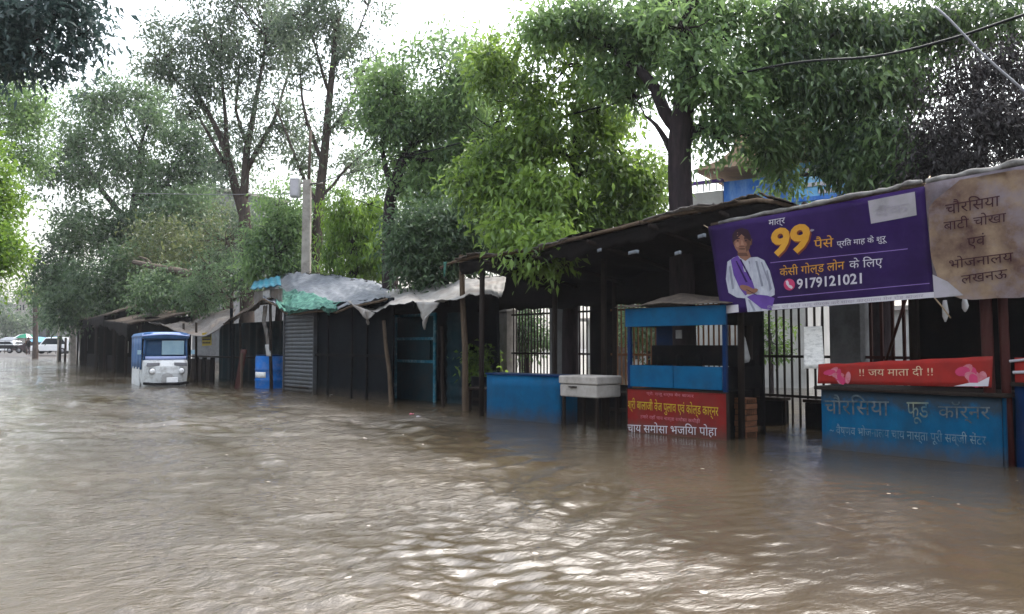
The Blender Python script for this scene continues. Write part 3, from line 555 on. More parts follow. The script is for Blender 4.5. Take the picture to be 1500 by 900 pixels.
def hood(u, v):
    f = u * (len(hp) - 1); i = min(int(f), len(hp) - 2); f -= i
    x = hp[i][0] + (hp[i + 1][0] - hp[i][0]) * f; zr = hp[i][1] + (hp[i + 1][1] - hp[i][1]) * f
    return (x, -.12 + 1.3 * v, zt0 + .02 + (zr - zt0) * math.sin(math.pi * min(v * 1.6 + .12, 1) * .5 + 0) + .03 * nz(u * 6, v * 5))
mb.grid(hood, 30, 14, .012); mb.build("tarp_hood", "thatch", ca)
MB().box(xl + .07, FB.q(984, 500, .6)[0], .6, .62, zf0 - .03, zt1 + .02).build("rear_panel", "deepblue", ca)
for i in range(3):
    x = xl + .35 + i * .32; MB().tube([(x, .3, zf0 - .03), (x, .3, zf0 + .1), (x, .3, zf0 + .13), (x, .3, zf0 + .15)], [.045, .05, .05, .03], 10).build("jar", "dark", ca)
mb = MB(); x, z = FB.q(997, 490, .55); mb.box(x - .03, x + .06, .47, .495, z - .06, z + .06); mb.build("pale_card", "white", ca)
rb = thing("sign_board", FB, "red sign board with yellow lettering leaning on the front of the blue cart", "sign")
xs0, zs0 = FB.q(919, 569, -.08); xs1, zs1 = FB.q(1064, 574, -.08)
bs = lambda x, z: (x, -.08, z)
mb = MB(); mb.box(xs0, xs1, -.078, -.05, -.3, zs0 - .01); mb.build("painted_board", "redboard", rb)
mb = MB(); mb.box(xs0 - .015, xs0, -.09, -.045, -.3, zs0 + .005); mb.box(xs1, xs1 + .03, -.09, -.045, -.3, zs0 + .005); mb.box(xs0, xs1, -.09, -.045, zs0 - .008, zs0 + .008); mb.build("board_frame", "darkwood", rb)
mb = MB(); k = dict(fr=FB)
tpx(mb, "प्रो. राजू शर्मा मेन बाजार", (953, 578), (1022, 582), 5, bs, 1, 0, .006, **k)
tpx(mb, "श्री बालाजी वेज पुलाव एवं कोल्ड कार्नर", (926, 598), (1058, 609), 16, bs, 0, 0, .006, **k)
tpx(mb, "हमारे यहाँ चाय नास्ता समोसा कचौड़ी", (944, 612), (1031, 619), 6, bs, 1, 0, .006, **k)
tpx(mb, "चाय समोसा भजिया पोहा", (925, 632), (1056, 638), 15, bs, 2, 0, .006, **k)
mb.build("lettering", ["yellow", "palepink", "printwhite"], rb)

# ------------------------------------------------------------------ blue box, ice box, bench
bx = thing("blue_locker", FC, "plain blue metal box standing in the water left of the ice box", "box")
x0, z0 = FC.q(713, 549); x1, z1 = FC.q(821, 549)
mb = MB(); mb.grid(lambda u, v: (x0 + (x1 - x0) * u, .015 * nz(u * 3 + 4, v * 2), -.4 + (z0 + .4) * v), 10, 6, .015); mb.build("front_panel", "blue2", bx)
MB().box(x0, x0 + .02, .02, .4, -.4, z0).build("side_panel", "blue", bx); MB().box(x1 - .02, x1, .02, .4, -.4, z0).build("side_panel", "blue", bx)
MB().box(x0 - .02, x1 + .02, -.02, .42, z0 + .003, z0 + .03).build("lid", "deepblue", bx, .006); MB().box(x0 + .02, x1 - .02, .38, .4, -.4, z0).build("back_panel", "deepblue", bx)
FC2 = Frame(ground(817, 625), ground(876, 631))
ib = thing("ice_box", FC2, "greyish white ice box on dark legs between the blue box and the cart", "ice box")
x0, z0 = FC2.q(820, 550); x1, z1 = FC2.q(874, 584); zm = FC2.q(820, 562)[1]
MB().box(x0, x1, 0, .55, z1, zm - .004).build("box_body", "concrete", ib, .02); MB().box(x0 - .015, x1 + .015, -.015, .565, zm, z0).build("lid", "concrete", ib, .02)
for x in (x0 + .02, x1 - .06):
    for y in (.03, .48): MB().box(x, x + .04, y, y + .04, -.4, z1).build("leg", "darkwood", ib)
MB().box(x0 + .2, x0 + .34, -.03, 0, zm - .05, zm - .03).build("handle", "iron", ib)
FBn = Frame(ground(690, 606), ground(716, 609))
for i, (px, py, lab) in enumerate(((872, 623, "dark wooden bench in the water right of the ice box"), (672, 601, "dark wooden bench left of the plain blue box"))):
    fr = Frame(ground(px, py), ground(px + 44, py + 4)); o = thing("wooden_bench", fr, lab, "bench"); z = .42 if i else .5
    MB().box(0, .75 - .1 * i, .15, .55, z - .04, z).build("seat", "darkwood", o, .006)
    for x in (.05, .6 - .1 * i):
        for y in (.18, .48): MB().box(x, x + .05, y, y + .05, -.4, z - .04).build("leg", "darkwood", o)
    MB().box(.05, .65 - .1 * i, .3, .34, z * .4, z * .4 + .05).build("stretcher", "darkwood", o)

# ------------------------------------------------------------------ long dark roof
lr = thing("market_shed", FR, "long sagging dark shed roof of old sheets and thatch over the middle stalls", "shed")
edge = [FR.q(*p) for p in ((672, 381), (700, 376), (735, 373), (790, 366), (830, 353), (880, 341), (940, 326), (990, 314), (1040, 305), (1085, 297), (1112, 293), (1140, 296), (1172, 303))]
def along(P, u):
    f = u * (len(P) - 1); i = min(int(f), len(P) - 2); f -= i
    return P[i][0] + (P[i + 1][0] - P[i][0]) * f, P[i][1] + (P[i + 1][1] - P[i][1]) * f
def roof(u, v):
    x, z = along(edge, u); return (x + .05 * nz(v * 3, u * 4), 3.3 * v + .06 * nz(x * 3, 2), z - .42 * v + .07 * nz(x * 2.2, v * 4) * (1 if v else .5))
for k in range(15):                           # lapped old sheets, each with its own torn front edge
    u0, u1 = max(0, k / 15 - .025), min(1, (k + 1) / 15 + .02); q = random.Random(k * 3 + 1); fo, dz, tl = q.uniform(-.16, .10), .012 + .03 * (k % 2) + q.uniform(0, .03), q.uniform(-.05, .05)
    mb = MB(); mb.grid(lambda u, v: (lambda p: (p[0], p[1] + (fo + .10 * nz(u * 6, k) + .05 * nz(u * 22, k)) * (1 - v), p[2] + dz + tl * (u - .5) + .02 * nz(u * 5, v * 9, k)))(roof(u0 + (u1 - u0) * u, v)), 14, 10, .018); mb.build("roof_sheet", ["thatch", "tingrey", "thatch", "thatchdark", "darkwood"][q.randrange(5)], lr)
mb = MB(); mb.grid(lambda u, v: (lambda p: (p[0], p[1] + .04, p[2] - .075))(roof(u, v)), 90, 14, .01); mb.build("underside_shade_sheet", "thatchdark", lr)  # added near-black sheet that paints the shade under the roof
rg = rag(4, .10, 2.4)
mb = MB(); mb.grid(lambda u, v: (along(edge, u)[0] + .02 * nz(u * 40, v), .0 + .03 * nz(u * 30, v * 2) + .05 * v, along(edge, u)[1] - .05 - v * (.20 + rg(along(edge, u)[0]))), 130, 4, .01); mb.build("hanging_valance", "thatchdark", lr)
for k in range(4):
    P = [along(edge, (k + j / 6) / 4.0) for j in range(7)]; y = -.03 - .02 * (k % 2)
    MB().tube([(x, y, z - .01 + .02 * nz(x * 3, k)) for x, z in P], .03, 7).build("edge_pole", "wood", lr)
def rpost(px, t, r=.045, zt=2.6, m="darkwood"): x = FR.q(px, 560, t)[0]; MB().tube([(x, t, -.5), (x + .02, t, zt)], r, 8).build("roof_post", m, lr)
for px, t in ((705, .1), (812, .8), (884, .8), (1085, .15), (1098, 1.6), (900, 2.2)): rpost(px, t)
for k in range(6):
    x = .5 + k * 1.1; z = along(edge, min(.98, .06 + k * .165))[1] - .12
    MB().tube([(x, -.15, z), (x + .05, 1.5, z - .2), (x, 3.0, z - .42)], .035, 6).build("rafter", "darkwood", lr)
mb = MB(); xa = FR.q(700, 430, 2.2)[0]; xb = FR.q(1070, 430, 2.2)[0]; rg2 = rag(12, .12, 1.7)
mb.grid(lambda u, v: (xa + (xb - xa) * u, 2.2 + .05 * nz(u * 12, v), 2.65 - v * (.72 + rg2(u * 5))), 60, 5, .01); mb.build("back_drape", "thatchdark", lr)
for k, (px, py, w) in enumerate(((930, 369, .2), (1030, 345, .14), (995, 370, .12), (880, 366, .1))):     # pale scraps under the eave
    x, z = FR.q(px, py, -.1); mb = MB(); mb.grid(lambda u, v: (x + w * (u - .5), -.12 + .03 * math.sin(u * 5), z + .05 * (v - .5) - .06 * (u - .5) ** 2), 6, 2, .004); mb.build("loose_scrap", "tarpsilver", lr)
# dark back boards inside the middle stalls
for i, (pa, pb, t, z1, lab, m) in enumerate(((1068, 1106, 1.2, 1.0, "dark board standing behind the red sign's right end", "dark"), (838, 925, 1.5, .55, "low dark board behind the ice box", "dark"), (690, 722, 1.3, .6, "low dark board behind the wooden bench left of the blue box", "dark"))):
    o = thing("stall_board", FR, lab, "board"); x = FR.q(pa, 560, t)[0]; x2 = FR.q(pb, 560, t)[0]
    mb = MB(); mb.grid(lambda u, v: (x + (x2 - x) * u, t + .01 * nz(u * 4, v * 3), -.5 + (z1 + .5) * v), 8, 6, .02); mb.build("board_face", m, o); MB().box(x, x + .05, t + .03, t + .07, -.5, z1).build("batten", "darkwood", o)
o = thing("brick_pier", Frame(ground(1070, 640), ground(1096, 643)), "low brown brick pier beside the red sign board", "pier")
mb = MB()
for r in range(11):
    for c in range(2): mb.box(.01 * (r % 2) + c * .125, .01 * (r % 2) + c * .125 + .115, .01 * ((r + c) % 3), .24, -.3 + r * .075, -.3 + r * .075 + .066)
mb.build("brick_courses", "brick", o); MB().box(.012, .24, .03, .22, -.3, .5).build("mortar_core", "darkwood", o)
fr = Frame(ground(1085, 640), ground(1110, 643)); o = thing("hanging_bag", fr, "narrow white plastic bag hanging from a post right of the cart", "bag"); P = [fr.q(*p) for p in ((1087, 490), (1088, 496), (1090, 512), (1093, 526), (1094, 531))]
mb = MB(); mb.tube([(P[0][0], 0, P[0][1] + .1), (P[0][0], 0, P[0][1])], .004, 5); mb.build("string", "printgrey", o); MB().tube([(a, .0, b) for a, b in P], [.012, .035, .05, .055, .03], 8).build("plastic_sack", "white", o)

# ------------------------------------------------------------------ railing, pillars and yard behind the stalls
FF = Frame(Vector((10.0, 17.5, 0)), Vector((10.7, -2.0, 0)))
def fx(px): return FF.q(px, 500)[0]
def pillar(pa, pb, z1, m, lab):
    xa, xb = fx(pa), fx(pb); o = empty("fence_pillar", FF.w(xa, 0, 0), FF.rot, lab, "pillar"); w = xb - xa
    MB().box(0, w, -.05, .25, -.7, z1).build("shaft", m, o, .01); MB().box(-.03, w + .03, -.08, .28, z1 + .002, z1 + .07).build("cap", m, o, .01)
pillar(731, 745, 1.95, "concrete", "pale concrete fence pillar behind the plain blue box")
pillar(808, 836, 2.0, "greywall", "brownish grey fence pillar behind the ice box")
pillar(868, 890, 2.0, "dark", "dark fence pillar left of the brown railing")
pillar(1218, 1263, 2.15, "greywall", "broad grey fence pillar right of the pale notice sheet")
pillar(1092, 1106, 2.1, "dark", "slim dark fence pillar right of the snack cart")
def bay(pa, pb, m, lab, z0=-.6, z1=2.05, sp=.105, r=.011, slant=None):
    xa, xb = fx(pa), fx(pb); o = empty("iron_railing", FF.w(xa, .1, 0), FF.rot, lab, "railing", "railing bays behind the stalls"); w = xb - xa
    n = max(2, round(w / sp)); mb = MB()
    for k in range(n):
        x = (k + .5) * w / n; mb.box(x - r, x + r, -r, r, z0, z1); mb.add([(x - r * 1.6, 0, z1), (x + r * 1.6, 0, z1), (x, 0, z1 + .09), (x, r, z1), (x, -r, z1)], [(0, 3, 2), (3, 1, 2), (1, 4, 2), (4, 0, 2)])
    mb.build("upright_bars", m, o)
    for z in (.42, 1.02, 1.86): MB().box(0, w, -.022, -.013, z, z + .04).build("rail", m, o)
    if slant: MB().tube([(w * .35, -.04, .9), (w * .8, -.04, 1.9)], .022, 6).build("brace", m, o)
bay(690, 731, "iron", "short bay of black railing left of the pale pillar"); bay(745, 808, "iron", "bay of black railing between the pale and the brownish pillars"); bay(836, 868, "iron", "narrow bright bay of black railing right of the brownish pillar")
bay(890, 1092, "ochreiron", "long bay of brown railing behind the snack cart"); bay(1106, 1218, "iron", "bay of black railing behind the pale notice sheet", sp=.13, r=.013); bay(1263, 1345, "redbrown", "bay of dark red railing behind the red strip", sp=.15, r=.018, slant=1); bay(1345, 1600, "iron", "bay of black railing behind the dark partition")
o = empty("notice_sheet", FA.w(0, .2, 0), FA.rot, "pale grey notice sheet hanging on strings above the left end of the red strip", "notice")
P = [FA.q(*p, .2) for p in ((1181, 479), (1208, 478), (1212, 540), (1180, 540))]
mb = MB(); mb.grid(lambda u, v: (lambda p: (p[0], -.05 + .012 * math.sin(u * 4 + v * 2), p[1]))(bilin(P, u, v)), 8, 8, .004); mb.build("sheet", "paper", o)
mb = MB(); mb.tube([(P[0][0] + .02, -.05, P[0][1]), (P[0][0] + .02, .0, P[0][1] + .75)], .004, 5); mb.cut(); mb.tube([(P[1][0] - .02, -.05, P[1][1]), (P[1][0] - .02, .0, P[1][1] + .75)], .004, 5); mb.build("tie_string", "printgrey", o)
for pa, pb, lab in ((690, 1092, "low dark plinth wall under the brown railing behind the middle stalls"), (1106, 1142, "low dark plinth wall right of the cart"), (1176, 1345, "low dark plinth wall behind the blue counter")):
    xa, xb = fx(pa), fx(pb); o = empty("plinth_wall", FF.w(xa, 0, 0), FF.rot, lab, "wall"); MB().box(0, xb - xa, .02, .22, -.7, .36).build("masonry", "dark", o, .01); MB().box(-.02, xb - xa + .02, -.01, .25, .364, .41).build("coping", "darkwood", o, .01)
# pale building across the yard
def building(name, A, B, z1, dep, wall, lab, wins=(), roofm="concrete", over=.3, roofh=.18, floor=-.7):
    fr = Frame(A, B); o = thing(name, fr, lab, "building")
    MB().box(0, fr.len, 0, dep, floor, z1).build("wall", wall, o)
    MB().box(-over, fr.len + over, -over, dep + over, z1 + .004, z1 + roofh).build("roof", roofm, o)
    for (x, z, w, h) in wins:
        f = MB().box(x, x + w, -.03, -.004, z, z + h).build("window", "windowdark", o)
        mb = MB(); mb.box(x - .06, x, -.05, -.004, z - .06, z + h + .06); mb.box(x + w, x + w + .06, -.05, -.004, z - .06, z + h + .06); mb.box(x, x + w, -.05, -.004, z + h, z + h + .06); mb.box(x, x + w, -.05, -.004, z - .06, z)
        g = mb.build("window_frame", "concrete", o); g.parent = f
    return fr, o
building("yard_building", Vector((30, 34, 0)), Vector((31, 3, 0)), 2.6, 8, "wallpale", "long low pale building across the yard behind the railing", [(3 + 4 * k, .5, 1.2, 1.1) for k in range(7)])
# blue hoarding and tan-eaved building seen over the long roof
Fb = Frame(at(1010, 300, 24), at(1290, 300, 21))
bb = thing("yard_house", Fb, "blue walled house with a tan eave seen over the roof between the trees", "building")
xa = Fb.q(1060, 280)[0]; L_ = Fb.len; zt_ = Fb.q(1100, 262)[1]; zb_ = Fb.q(1100, 305)[1] - .3
MB().box(xa, L_ * .62, 0, 4, 2.45, zt_).build("blue_wall", "wallblue", bb); MB().box(xa + .1, L_ * .62, .12, 3.9, -.6, 2.446).build("white_lower_wall", "wallpale", bb)
xw = Fb.q(1165, 280)[0]; MB().box(xw, L_ + .6, -.3, -.05, zb_, zt_ + .22).build("blue_hoarding", "wallaqua", bb)
mb = MB(); x2 = Fb.q(1170, 285)[0]; mb.box(xw - .1, L_ + .7, -.36, -.31, Fb.q(1200, 296)[1], Fb.q(1200, 290)[1]); mb.build("hoarding_rail", "wallblue", bb)
for k in range(4):
    z = zt_ - .05 - .22 * k; MB().box(xw + .3 + .4 * (k % 2), xw + 1.9 - .3 * (k % 3), -.335, -.304, z, z + .11).build("white_band", "printwhite", bb)
mb = MB(); e0 = Fb.q(1040, 256)[0]; ez = Fb.q(1040, 252)[1]; mb.prism([(e0 - .3, ez - .05), (L_ * .7, ez - .15), (L_ * .7, ez + .45), (e0 + .9, ez + .4), (e0 + .55, ez + .15)], -.7, 4.2); mb.build("tan_eave", "walltan", bb)
MB().box(e0 + .8, L_ * .66, -.2, 3.6, ez + .46, ez + 1.3).build("upper_storey", "walltan", bb)
mb = MB(); rz = Fb.q(1030, 266)[1]; mb.box(-.4, xa - .02, -.1, .1, rz - .08, rz); mb.build("parapet_band", "violet", bb)
MB().box(-.4, xa - .03, 0, 3, -.6, Fb.q(1030, 282)[1]).build("white_wall", "wallpale", bb)
mb = MB()
for k in range(8): mb.box(-.35 + k * .2, -.32 + k * .2, -.06, -.03, Fb.q(1030, 282)[1] + .004, rz - .085)
mb.build("parapet_railing", "greycable", bb)

# ------------------------------------------------------------------ white tarp awning
aw = thing("awning_stall", FD, "stall under a torn white tarp held up by thin crooked posts", "stall")
fe = [FD.q(*p) for p in ((524, 441), (545, 452), (562, 458), (585, 448), (620, 443), (645, 447), (672, 440), (700, 434), (735, 432), (748, 438))]
be = [FD.q(*p, 1.6) for p in ((530, 432), (560, 427), (600, 421), (650, 415), (700, 408), (742, 402))]
def tarp(fe, be, tb, seed, front=-.25, amp=.06):
    def fn(u, v):
        a = along(fe, u); b = along(be, u)
        return (a[0] + (b[0] - a[0]) * v + .02 * nz(v * 8, u * 9, seed), front + (tb - front) * v, a[1] + (b[1] - a[1]) * v - .12 * math.sin(math.pi * v) * (.5 + .5 * math.sin(u * 14)) + amp * nz(u * 9, v * 5, seed) + .045 * nz(u * 26, v * 9, seed) + .02 * nz(u * 70, v * 22, seed))
    return fn
def flap(P0, P1, tip, seed, t=-.26):         # a corner hanging from the edge
    def fn(u, v):
        x = P0[0] + (P1[0] - P0[0]) * u; z = P0[1] + (P1[1] - P0[1]) * u; k = max(0, 1 - abs(u - .55) * 2 * v)
        return (x + (tip[0] - x) * v * .9, t + .05 * math.sin(u * 9 + v * 4) * v - .02, z + (tip[1] - z) * v * (.35 + .65 * k) + .02 * nz(u * 8, v * 7, seed))
    return fn
mb = MB(); mb.grid(tarp(fe, be, 1.6, 1), 110, 26, .006); mb.build("tarp_roof", "tarpwhite", aw)
mb = MB(); mb.grid(flap(FD.q(532, 446), FD.q(566, 459), FD.q(556, 478), 2), 10, 8, .006)
mb.cut(); mb.grid(flap(FD.q(628, 443), FD.q(662, 444), FD.q(638, 486), 3), 10, 10, .006); mb.build("torn_flap", "tarpwhite", aw)
def crook(fr, parent, pa, pb, r, m, t=0, extra=0): 
    a, b = fr.q(*pa, t), fr.q(*pb, t); P = []
    for k in range(9):
        f = k / 8; P.append((b[0] + (a[0] - b[0]) * f + .03 * nz(f * 3, pa[0]), t + .03 * nz(f * 3, pb[0] + 5), -.5 + (a[1] + .5 + extra) * f))
    return MB().tube(P, [r * (1.1 - .3 * k / 8) for k in range(9)], 8).build("post", m, parent)
crook(FD, aw, (562, 470), (577, 592), .05, "wood"); crook(FD, aw, (676, 374), (684, 604), .06, "wood"); crook(FD, aw, (647, 478), (650, 600), .04, "darkwood", .3)
x, z = FD.q(676, 384); MB().tube([(x - .75, .02, z - .05), (x - .3, .0, z + .02), (x + .6, .1, z + .06)], .025, 6).build("cross_pole", "wood", aw)
x2, z2 = FD.q(655, 384); mb = MB(); mb.grid(lambda u, v: (x2 - .06 + .12 * u * (1 - .5 * v), -.04 + .02 * math.sin(u * 6), z2 - .28 * v), 4, 5, .004); mb.build("pale_rag", "tarpmint", aw)
xb0, xb1 = FD.q(566, 500, 1.3)[0], FD.q(720, 500, 1.3)[0]
mb = MB(); mb.grid(lambda u, v: (xb0 + (xb1 - xb0) * u, 1.5 + .05 * nz(u * 8, v * 3), -.5 + 2.9 * v), 30, 8, .01); mb.build("back_sheet", "darkslate", aw)
xa, za = FD.q(581, 462, .8); xb, zb = FD.q(638, 560, .8)
tbd = MB().box(xa, xb, .8, .84, -.5, za).build("teal_board", "teal", aw); mb = MB()
for zq in (za - .03, za - .55, za - 1.05): mb.cut(); mb.box(xa, xb, .765, .797, zq - .03, zq + .03)
mb.cut(); mb.box(xa - .02, xa + .04, .76, .798, -.5, za + .002); mb.cut(); mb.box(xb - .04, xb + .02, .76, .798, -.5, za + .002); mb.build("board_batten", "tarpblue", aw)
MB().box(xa + .25, xb - .15, .74, .762, za - .98, za - .6).build("faded_panel", "teal", aw)
xs = FD.q(652, 500, .9)[0]; mb = MB()
mb.grid(lambda u, v: (xs + .62 * u, .95 + .015 * math.sin(v * 60), -.5 + 2.4 * v), 3, 90, .01); mb.build("corrugated_board", "teal", aw)

# ------------------------------------------------------------------ shutter stall with the silver and mint tarps
sh = thing("shutter_stall", FE, "closed dark stall with grey roller shutter under silver and mint green tarps", "stall")
fe = [FE.q(*p) for p in ((398, 436), (418, 446), (434, 460), (450, 456), (480, 452), (505, 455), (528, 448), (560, 440), (580, 436))]
be = [FE.q(*p, 2.2) for p in ((392, 404), (420, 400), (450, 400), (490, 403), (530, 409), (556, 414), (580, 420))]
mb = MB(); mb.grid(tarp(fe, be, 2.2, 21, amp=.09), 120, 30, .008); mb.build("silver_tarp_roof", "tarpsilver", sh)
pf = tarp(fe, be, 2.2, 21, amp=.09)
mb = MB(); mb.grid(lambda u, v: (lambda p: (p[0], p[1] - .02, p[2] + .045 + .05 * nz(u * 14, v * 7) + .025 * nz(u * 40, v * 18)))(pf(.12 + .52 * u + .05 * nz(v * 4, 3), -.03 + (.60 - .30 * u + .07 * nz(u * 9, 1)) * v)), 70, 26, .006); mb.build("mint_tarp_patch", "tarpmint", sh)
mb = MB(); mb.grid(flap(FE.q(426, 446), FE.q(470, 455), FE.q(436, 464), 31), 12, 5, .006); mb.cut(); mb.grid(flap(FE.q(478, 450), FE.q(512, 454), FE.q(497, 464), 33), 10, 5, .006); mb.build("torn_flap", "tarpmint", sh)
g_ = random.Random(4); mb = MB()
for k in range(150):
    u = g_.random(); p = pf(u, .93 + .07 * g_.random()); d = Vector((g_.uniform(-.3, .3), g_.uniform(-.1, .2), g_.uniform(-.02, .10))); mb.tube([Vector(p), Vector(p) + d * .6, Vector(p) + d + Vector((0, 0, -.03))], [.008, .006, .003], 4)
mb.build("ridge_brushwood", "darkwood", sh)
for f0, f1 in ((0, .5), (.5, 1)):
    P = [pf(f0 + (f1 - f0) * k / 8, -.01) for k in range(9)]; MB().tube([(p[0], p[1] + .03, p[2] - .05) for p in P], .025, 6).build("edge_pole", "wood", sh)
x0, z0 = FE.q(419, 452); x1 = FE.q(461, 460)[0]
mb = MB(); mb.grid(lambda u, v: (x0 + (x1 - x0) * u, -.005 + .018 * abs(math.sin(v * math.pi * 27)) * -1, -.5 + (z0 + .5) * v), 2, 216, .01, sm=False); mb.build("roller_shutter", "shutter", sh)
mb = MB(); mb.box(x0 - .05, x0 - .002, -.05, .05, -.5, z0); mb.cut(); mb.box(x1 + .002, x1 + .05, -.05, .05, -.5, z0); mb.build("shutter_guide", "shutter", sh)
mb = MB(); mb.tube([(x0 + .2, -.05, .14), (x1 - .2, -.05, .14)], .02, 6); mb.build("pull_bar", "iron", sh)
xw = FE.len
mb = MB(); mb.grid(lambda u, v: (x1 + .06 + (xw - x1) * u, .06 + .04 * nz(u * 6, v * 3), -.5 + 2.75 * v), 24, 8, .02); mb.build("dark_front", "darkslate", sh)
for x_ in (.7, 1.9, 2.6): MB().box(x1 + x_, x1 + x_ + .05, -.01, .03, -.5, 2.1).build("batten", "dark", sh)
MB().box(x1 + .1, xw + .05, -.035, -.012, .95, 1.01).build("batten", "dark", sh);
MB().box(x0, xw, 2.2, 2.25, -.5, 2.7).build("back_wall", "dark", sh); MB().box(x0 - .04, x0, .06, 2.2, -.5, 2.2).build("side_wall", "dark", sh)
mb = MB(); a = FE.q(366, 424, -.1); b = FE.q(412, 417, -.1); c = FE.q(372, 412, 1.4); d = FE.q(410, 404, 1.4)
mb.grid(lambda u, v: (a[0] + (b[0] - a[0]) * u + (c[0] - a[0]) * v * (1 - u) + (d[0] - b[0]) * v * u, -.1 + 1.5 * v, a[1] + (b[1] - a[1]) * u + v * ((c[1] - a[1]) * (1 - u) + (d[1] - b[1]) * u) + .02 * math.sin(u * 30)), 30, 6, .03); mb.build("blue_sheet_roof", "tarpblue", sh)
mb = MB(); P = [FE.q(*p, .05) for p in ((372, 428), (412, 424), (412, 444), (372, 446))]; mb.box(P[3][0], P[1][0], .05, .09, P[2][1], P[0][1]); mb.build("pale_fascia_board", "tingrey", sh)
MB().box(FE.q(384, 430, 0)[0], FE.q(394, 430, 0)[0], .02, .046, FE.q(384, 444)[1], FE.q(384, 426)[1]).build("white_card", "white", sh)

# ------------------------------------------------------------------ stall with the drum
ds = thing("drum_stall", FG, "small open stall of brown sheets between the tin roof and the shutter", "stall")
fe = [FG.q(*p) for p in ((338, 474), (352, 466), (366, 459), (380, 452), (394, 440), (410, 436))]; be = [FG.q(*p, 1.8) for p in ((345, 462), (365, 450), (385, 440), (412, 430))]
mb = MB(); mb.grid(tarp(fe, be, 1.8, 41), 30, 10, .03); mb.build("sheet_roof", "thatch", ds)
crook(FG, ds, (339, 452), (341, 567), .06, "darkslate"); crook(FG, ds, (396, 440), (398, 570), .05, "darkwood")
mb = MB(); mb.grid(lambda u, v: (-.1 + (FG.len + .5) * u, 1.7 + .05 * nz(u * 5, v), -.5 + 2.9 * v), 12, 6, .02); mb.build("back_sheet", "dark", ds)
o = thing("leaning_plank", Frame(ground(342, 568), ground(356, 569)), "reddish brown plank standing by the stall post left of the blue drum", "plank")
mb = MB(); mb.grid(lambda u, v: (.02 + .30 * u, -.05 + .25 * v, -.4 + 1.5 * v), 3, 8, .03); mb.build("plank_face", "redbrown", o); MB().box(.36, .42, .0, .05, -.4, 1.0).build("batten", "wood", o)
fr = Frame(ground(364, 568), ground(389, 570)); o = thing("water_drum", fr, "blue plastic drum standing in the flood under the brown sheet roof", "drum"); r = fr.len / 2; zt = fr.q(376, 521)[1]
mb = MB(); zs = [-.3, .0, .2, .23, .26, .5, .53, .56, zt - .06, zt - .02, zt]; mb.tube([(r, r, z) for z in zs], [r * k for k in (.95, 1, 1, 1.04, 1, 1, 1.04, 1, 1, .97, .9)], 24); mb.build("drum_body", "drum", o)
mb = MB(); mb.tube([(r, r, zt - .02), (r, r, zt + .02)], r * .97, 24); mb.build("lid", "deepblue", o); mb = MB(); mb.grid(lambda u, v: (r + (r + .004) * math.sin((u - .5) * .9 + .2), r - (r + .004) * math.cos((u - .5) * .9 + .2), .3 + .16 * v), 8, 2, .002); mb.build("pale_label", "paper", o)
fr = Frame(ground(386, 570), ground(400, 571)); o = thing("hanging_rag", fr, "grey rag with a white end hanging right of the blue drum", "rag"); P = [fr.q(*p) for p in ((388, 448), (386, 470), (390, 490), (392, 505), (394, 522))]
mb = MB(); mb.grid(lambda u, v: (along(P, v)[0] + (.18 - .06 * v) * (u - .5) + .02 * nz(v * 6, u), .03 * math.sin(u * 8), along(P, v)[1]), 5, 12, .006); mb.build("rag_cloth", "tingrey", o)
mb = MB(); mb.grid(lambda u, v: (P[3][0] + (P[4][0] - P[3][0]) * v + .2 * (u - .5), -.02 + .03 * math.sin(u * 8), P[3][1] + (P[4][1] - P[3][1]) * v), 5, 5, .006); mb.build("white_end", "white", o)

# ------------------------------------------------------------------ tin roofed stall with the yellow card
ts = thing("tin_roof_stall", FH, "dark stall with a ragged grey tin roof right behind the blue rickshaw", "stall")
fe = [FH.q(*p) for p in ((228, 472), (245, 474), (262, 482), (285, 490), (312, 493), (330, 484), (347, 470))]; be = [FH.q(*p, 2.0) for p in ((232, 476), (265, 464), (300, 459), (345, 452))]
mb = MB(); mb.grid(tarp(fe, be, 2.0, 51, amp=.05), 60, 14, .02); mb.build("tin_roof", "tingrey", ts)
mb = MB(); mb.grid(lambda u, v: (-.6 + (FH.len + .7) * u, 1.6 + .03 * math.sin(u * 60), -.5 + 2.5 * v), 50, 5, .02); mb.build("back_boards", "teal", ts)
for k in range(6):
    MB().box(.3 + k * .4, .3 + k * .4 + .34, .3, .34, -.5, .75 + .06 * (k % 2)).build("front_board", ["darkwood", "dark"][k % 2], ts)
MB().box(.1, FH.len, .2, .6, .82, .86).build("counter", "darkwood", ts)
for x in (.05, 1.4, FH.len - .06): MB().tube([(x, .15, -.5), (x + .03, .1, 2.0)], .04, 7).build("roof_post", "darkwood", ts)
P = [FH.q(*p, -.05) for p in ((296, 488), (309, 487), (309, 506), (296, 507))]; o = thing("yellow_card", FH, "small yellow printed card hanging under the tin roof", "sign")
mb = MB(); mb.prism([(P[3][0], P[3][1]), (P[2][0], P[2][1]), (P[1][0], P[1][1]), (P[0][0], P[0][1])], -.05, -.03); mb.build("card", "yellow", o); mb = MB()
for k in range(3): mb.box(P[3][0] + .05, P[2][0] - .05, -.056, -.051, P[3][1] + .08 + k * .11, P[3][1] + .12 + k * .11)
mb.build("print_bands", "thatch", o)

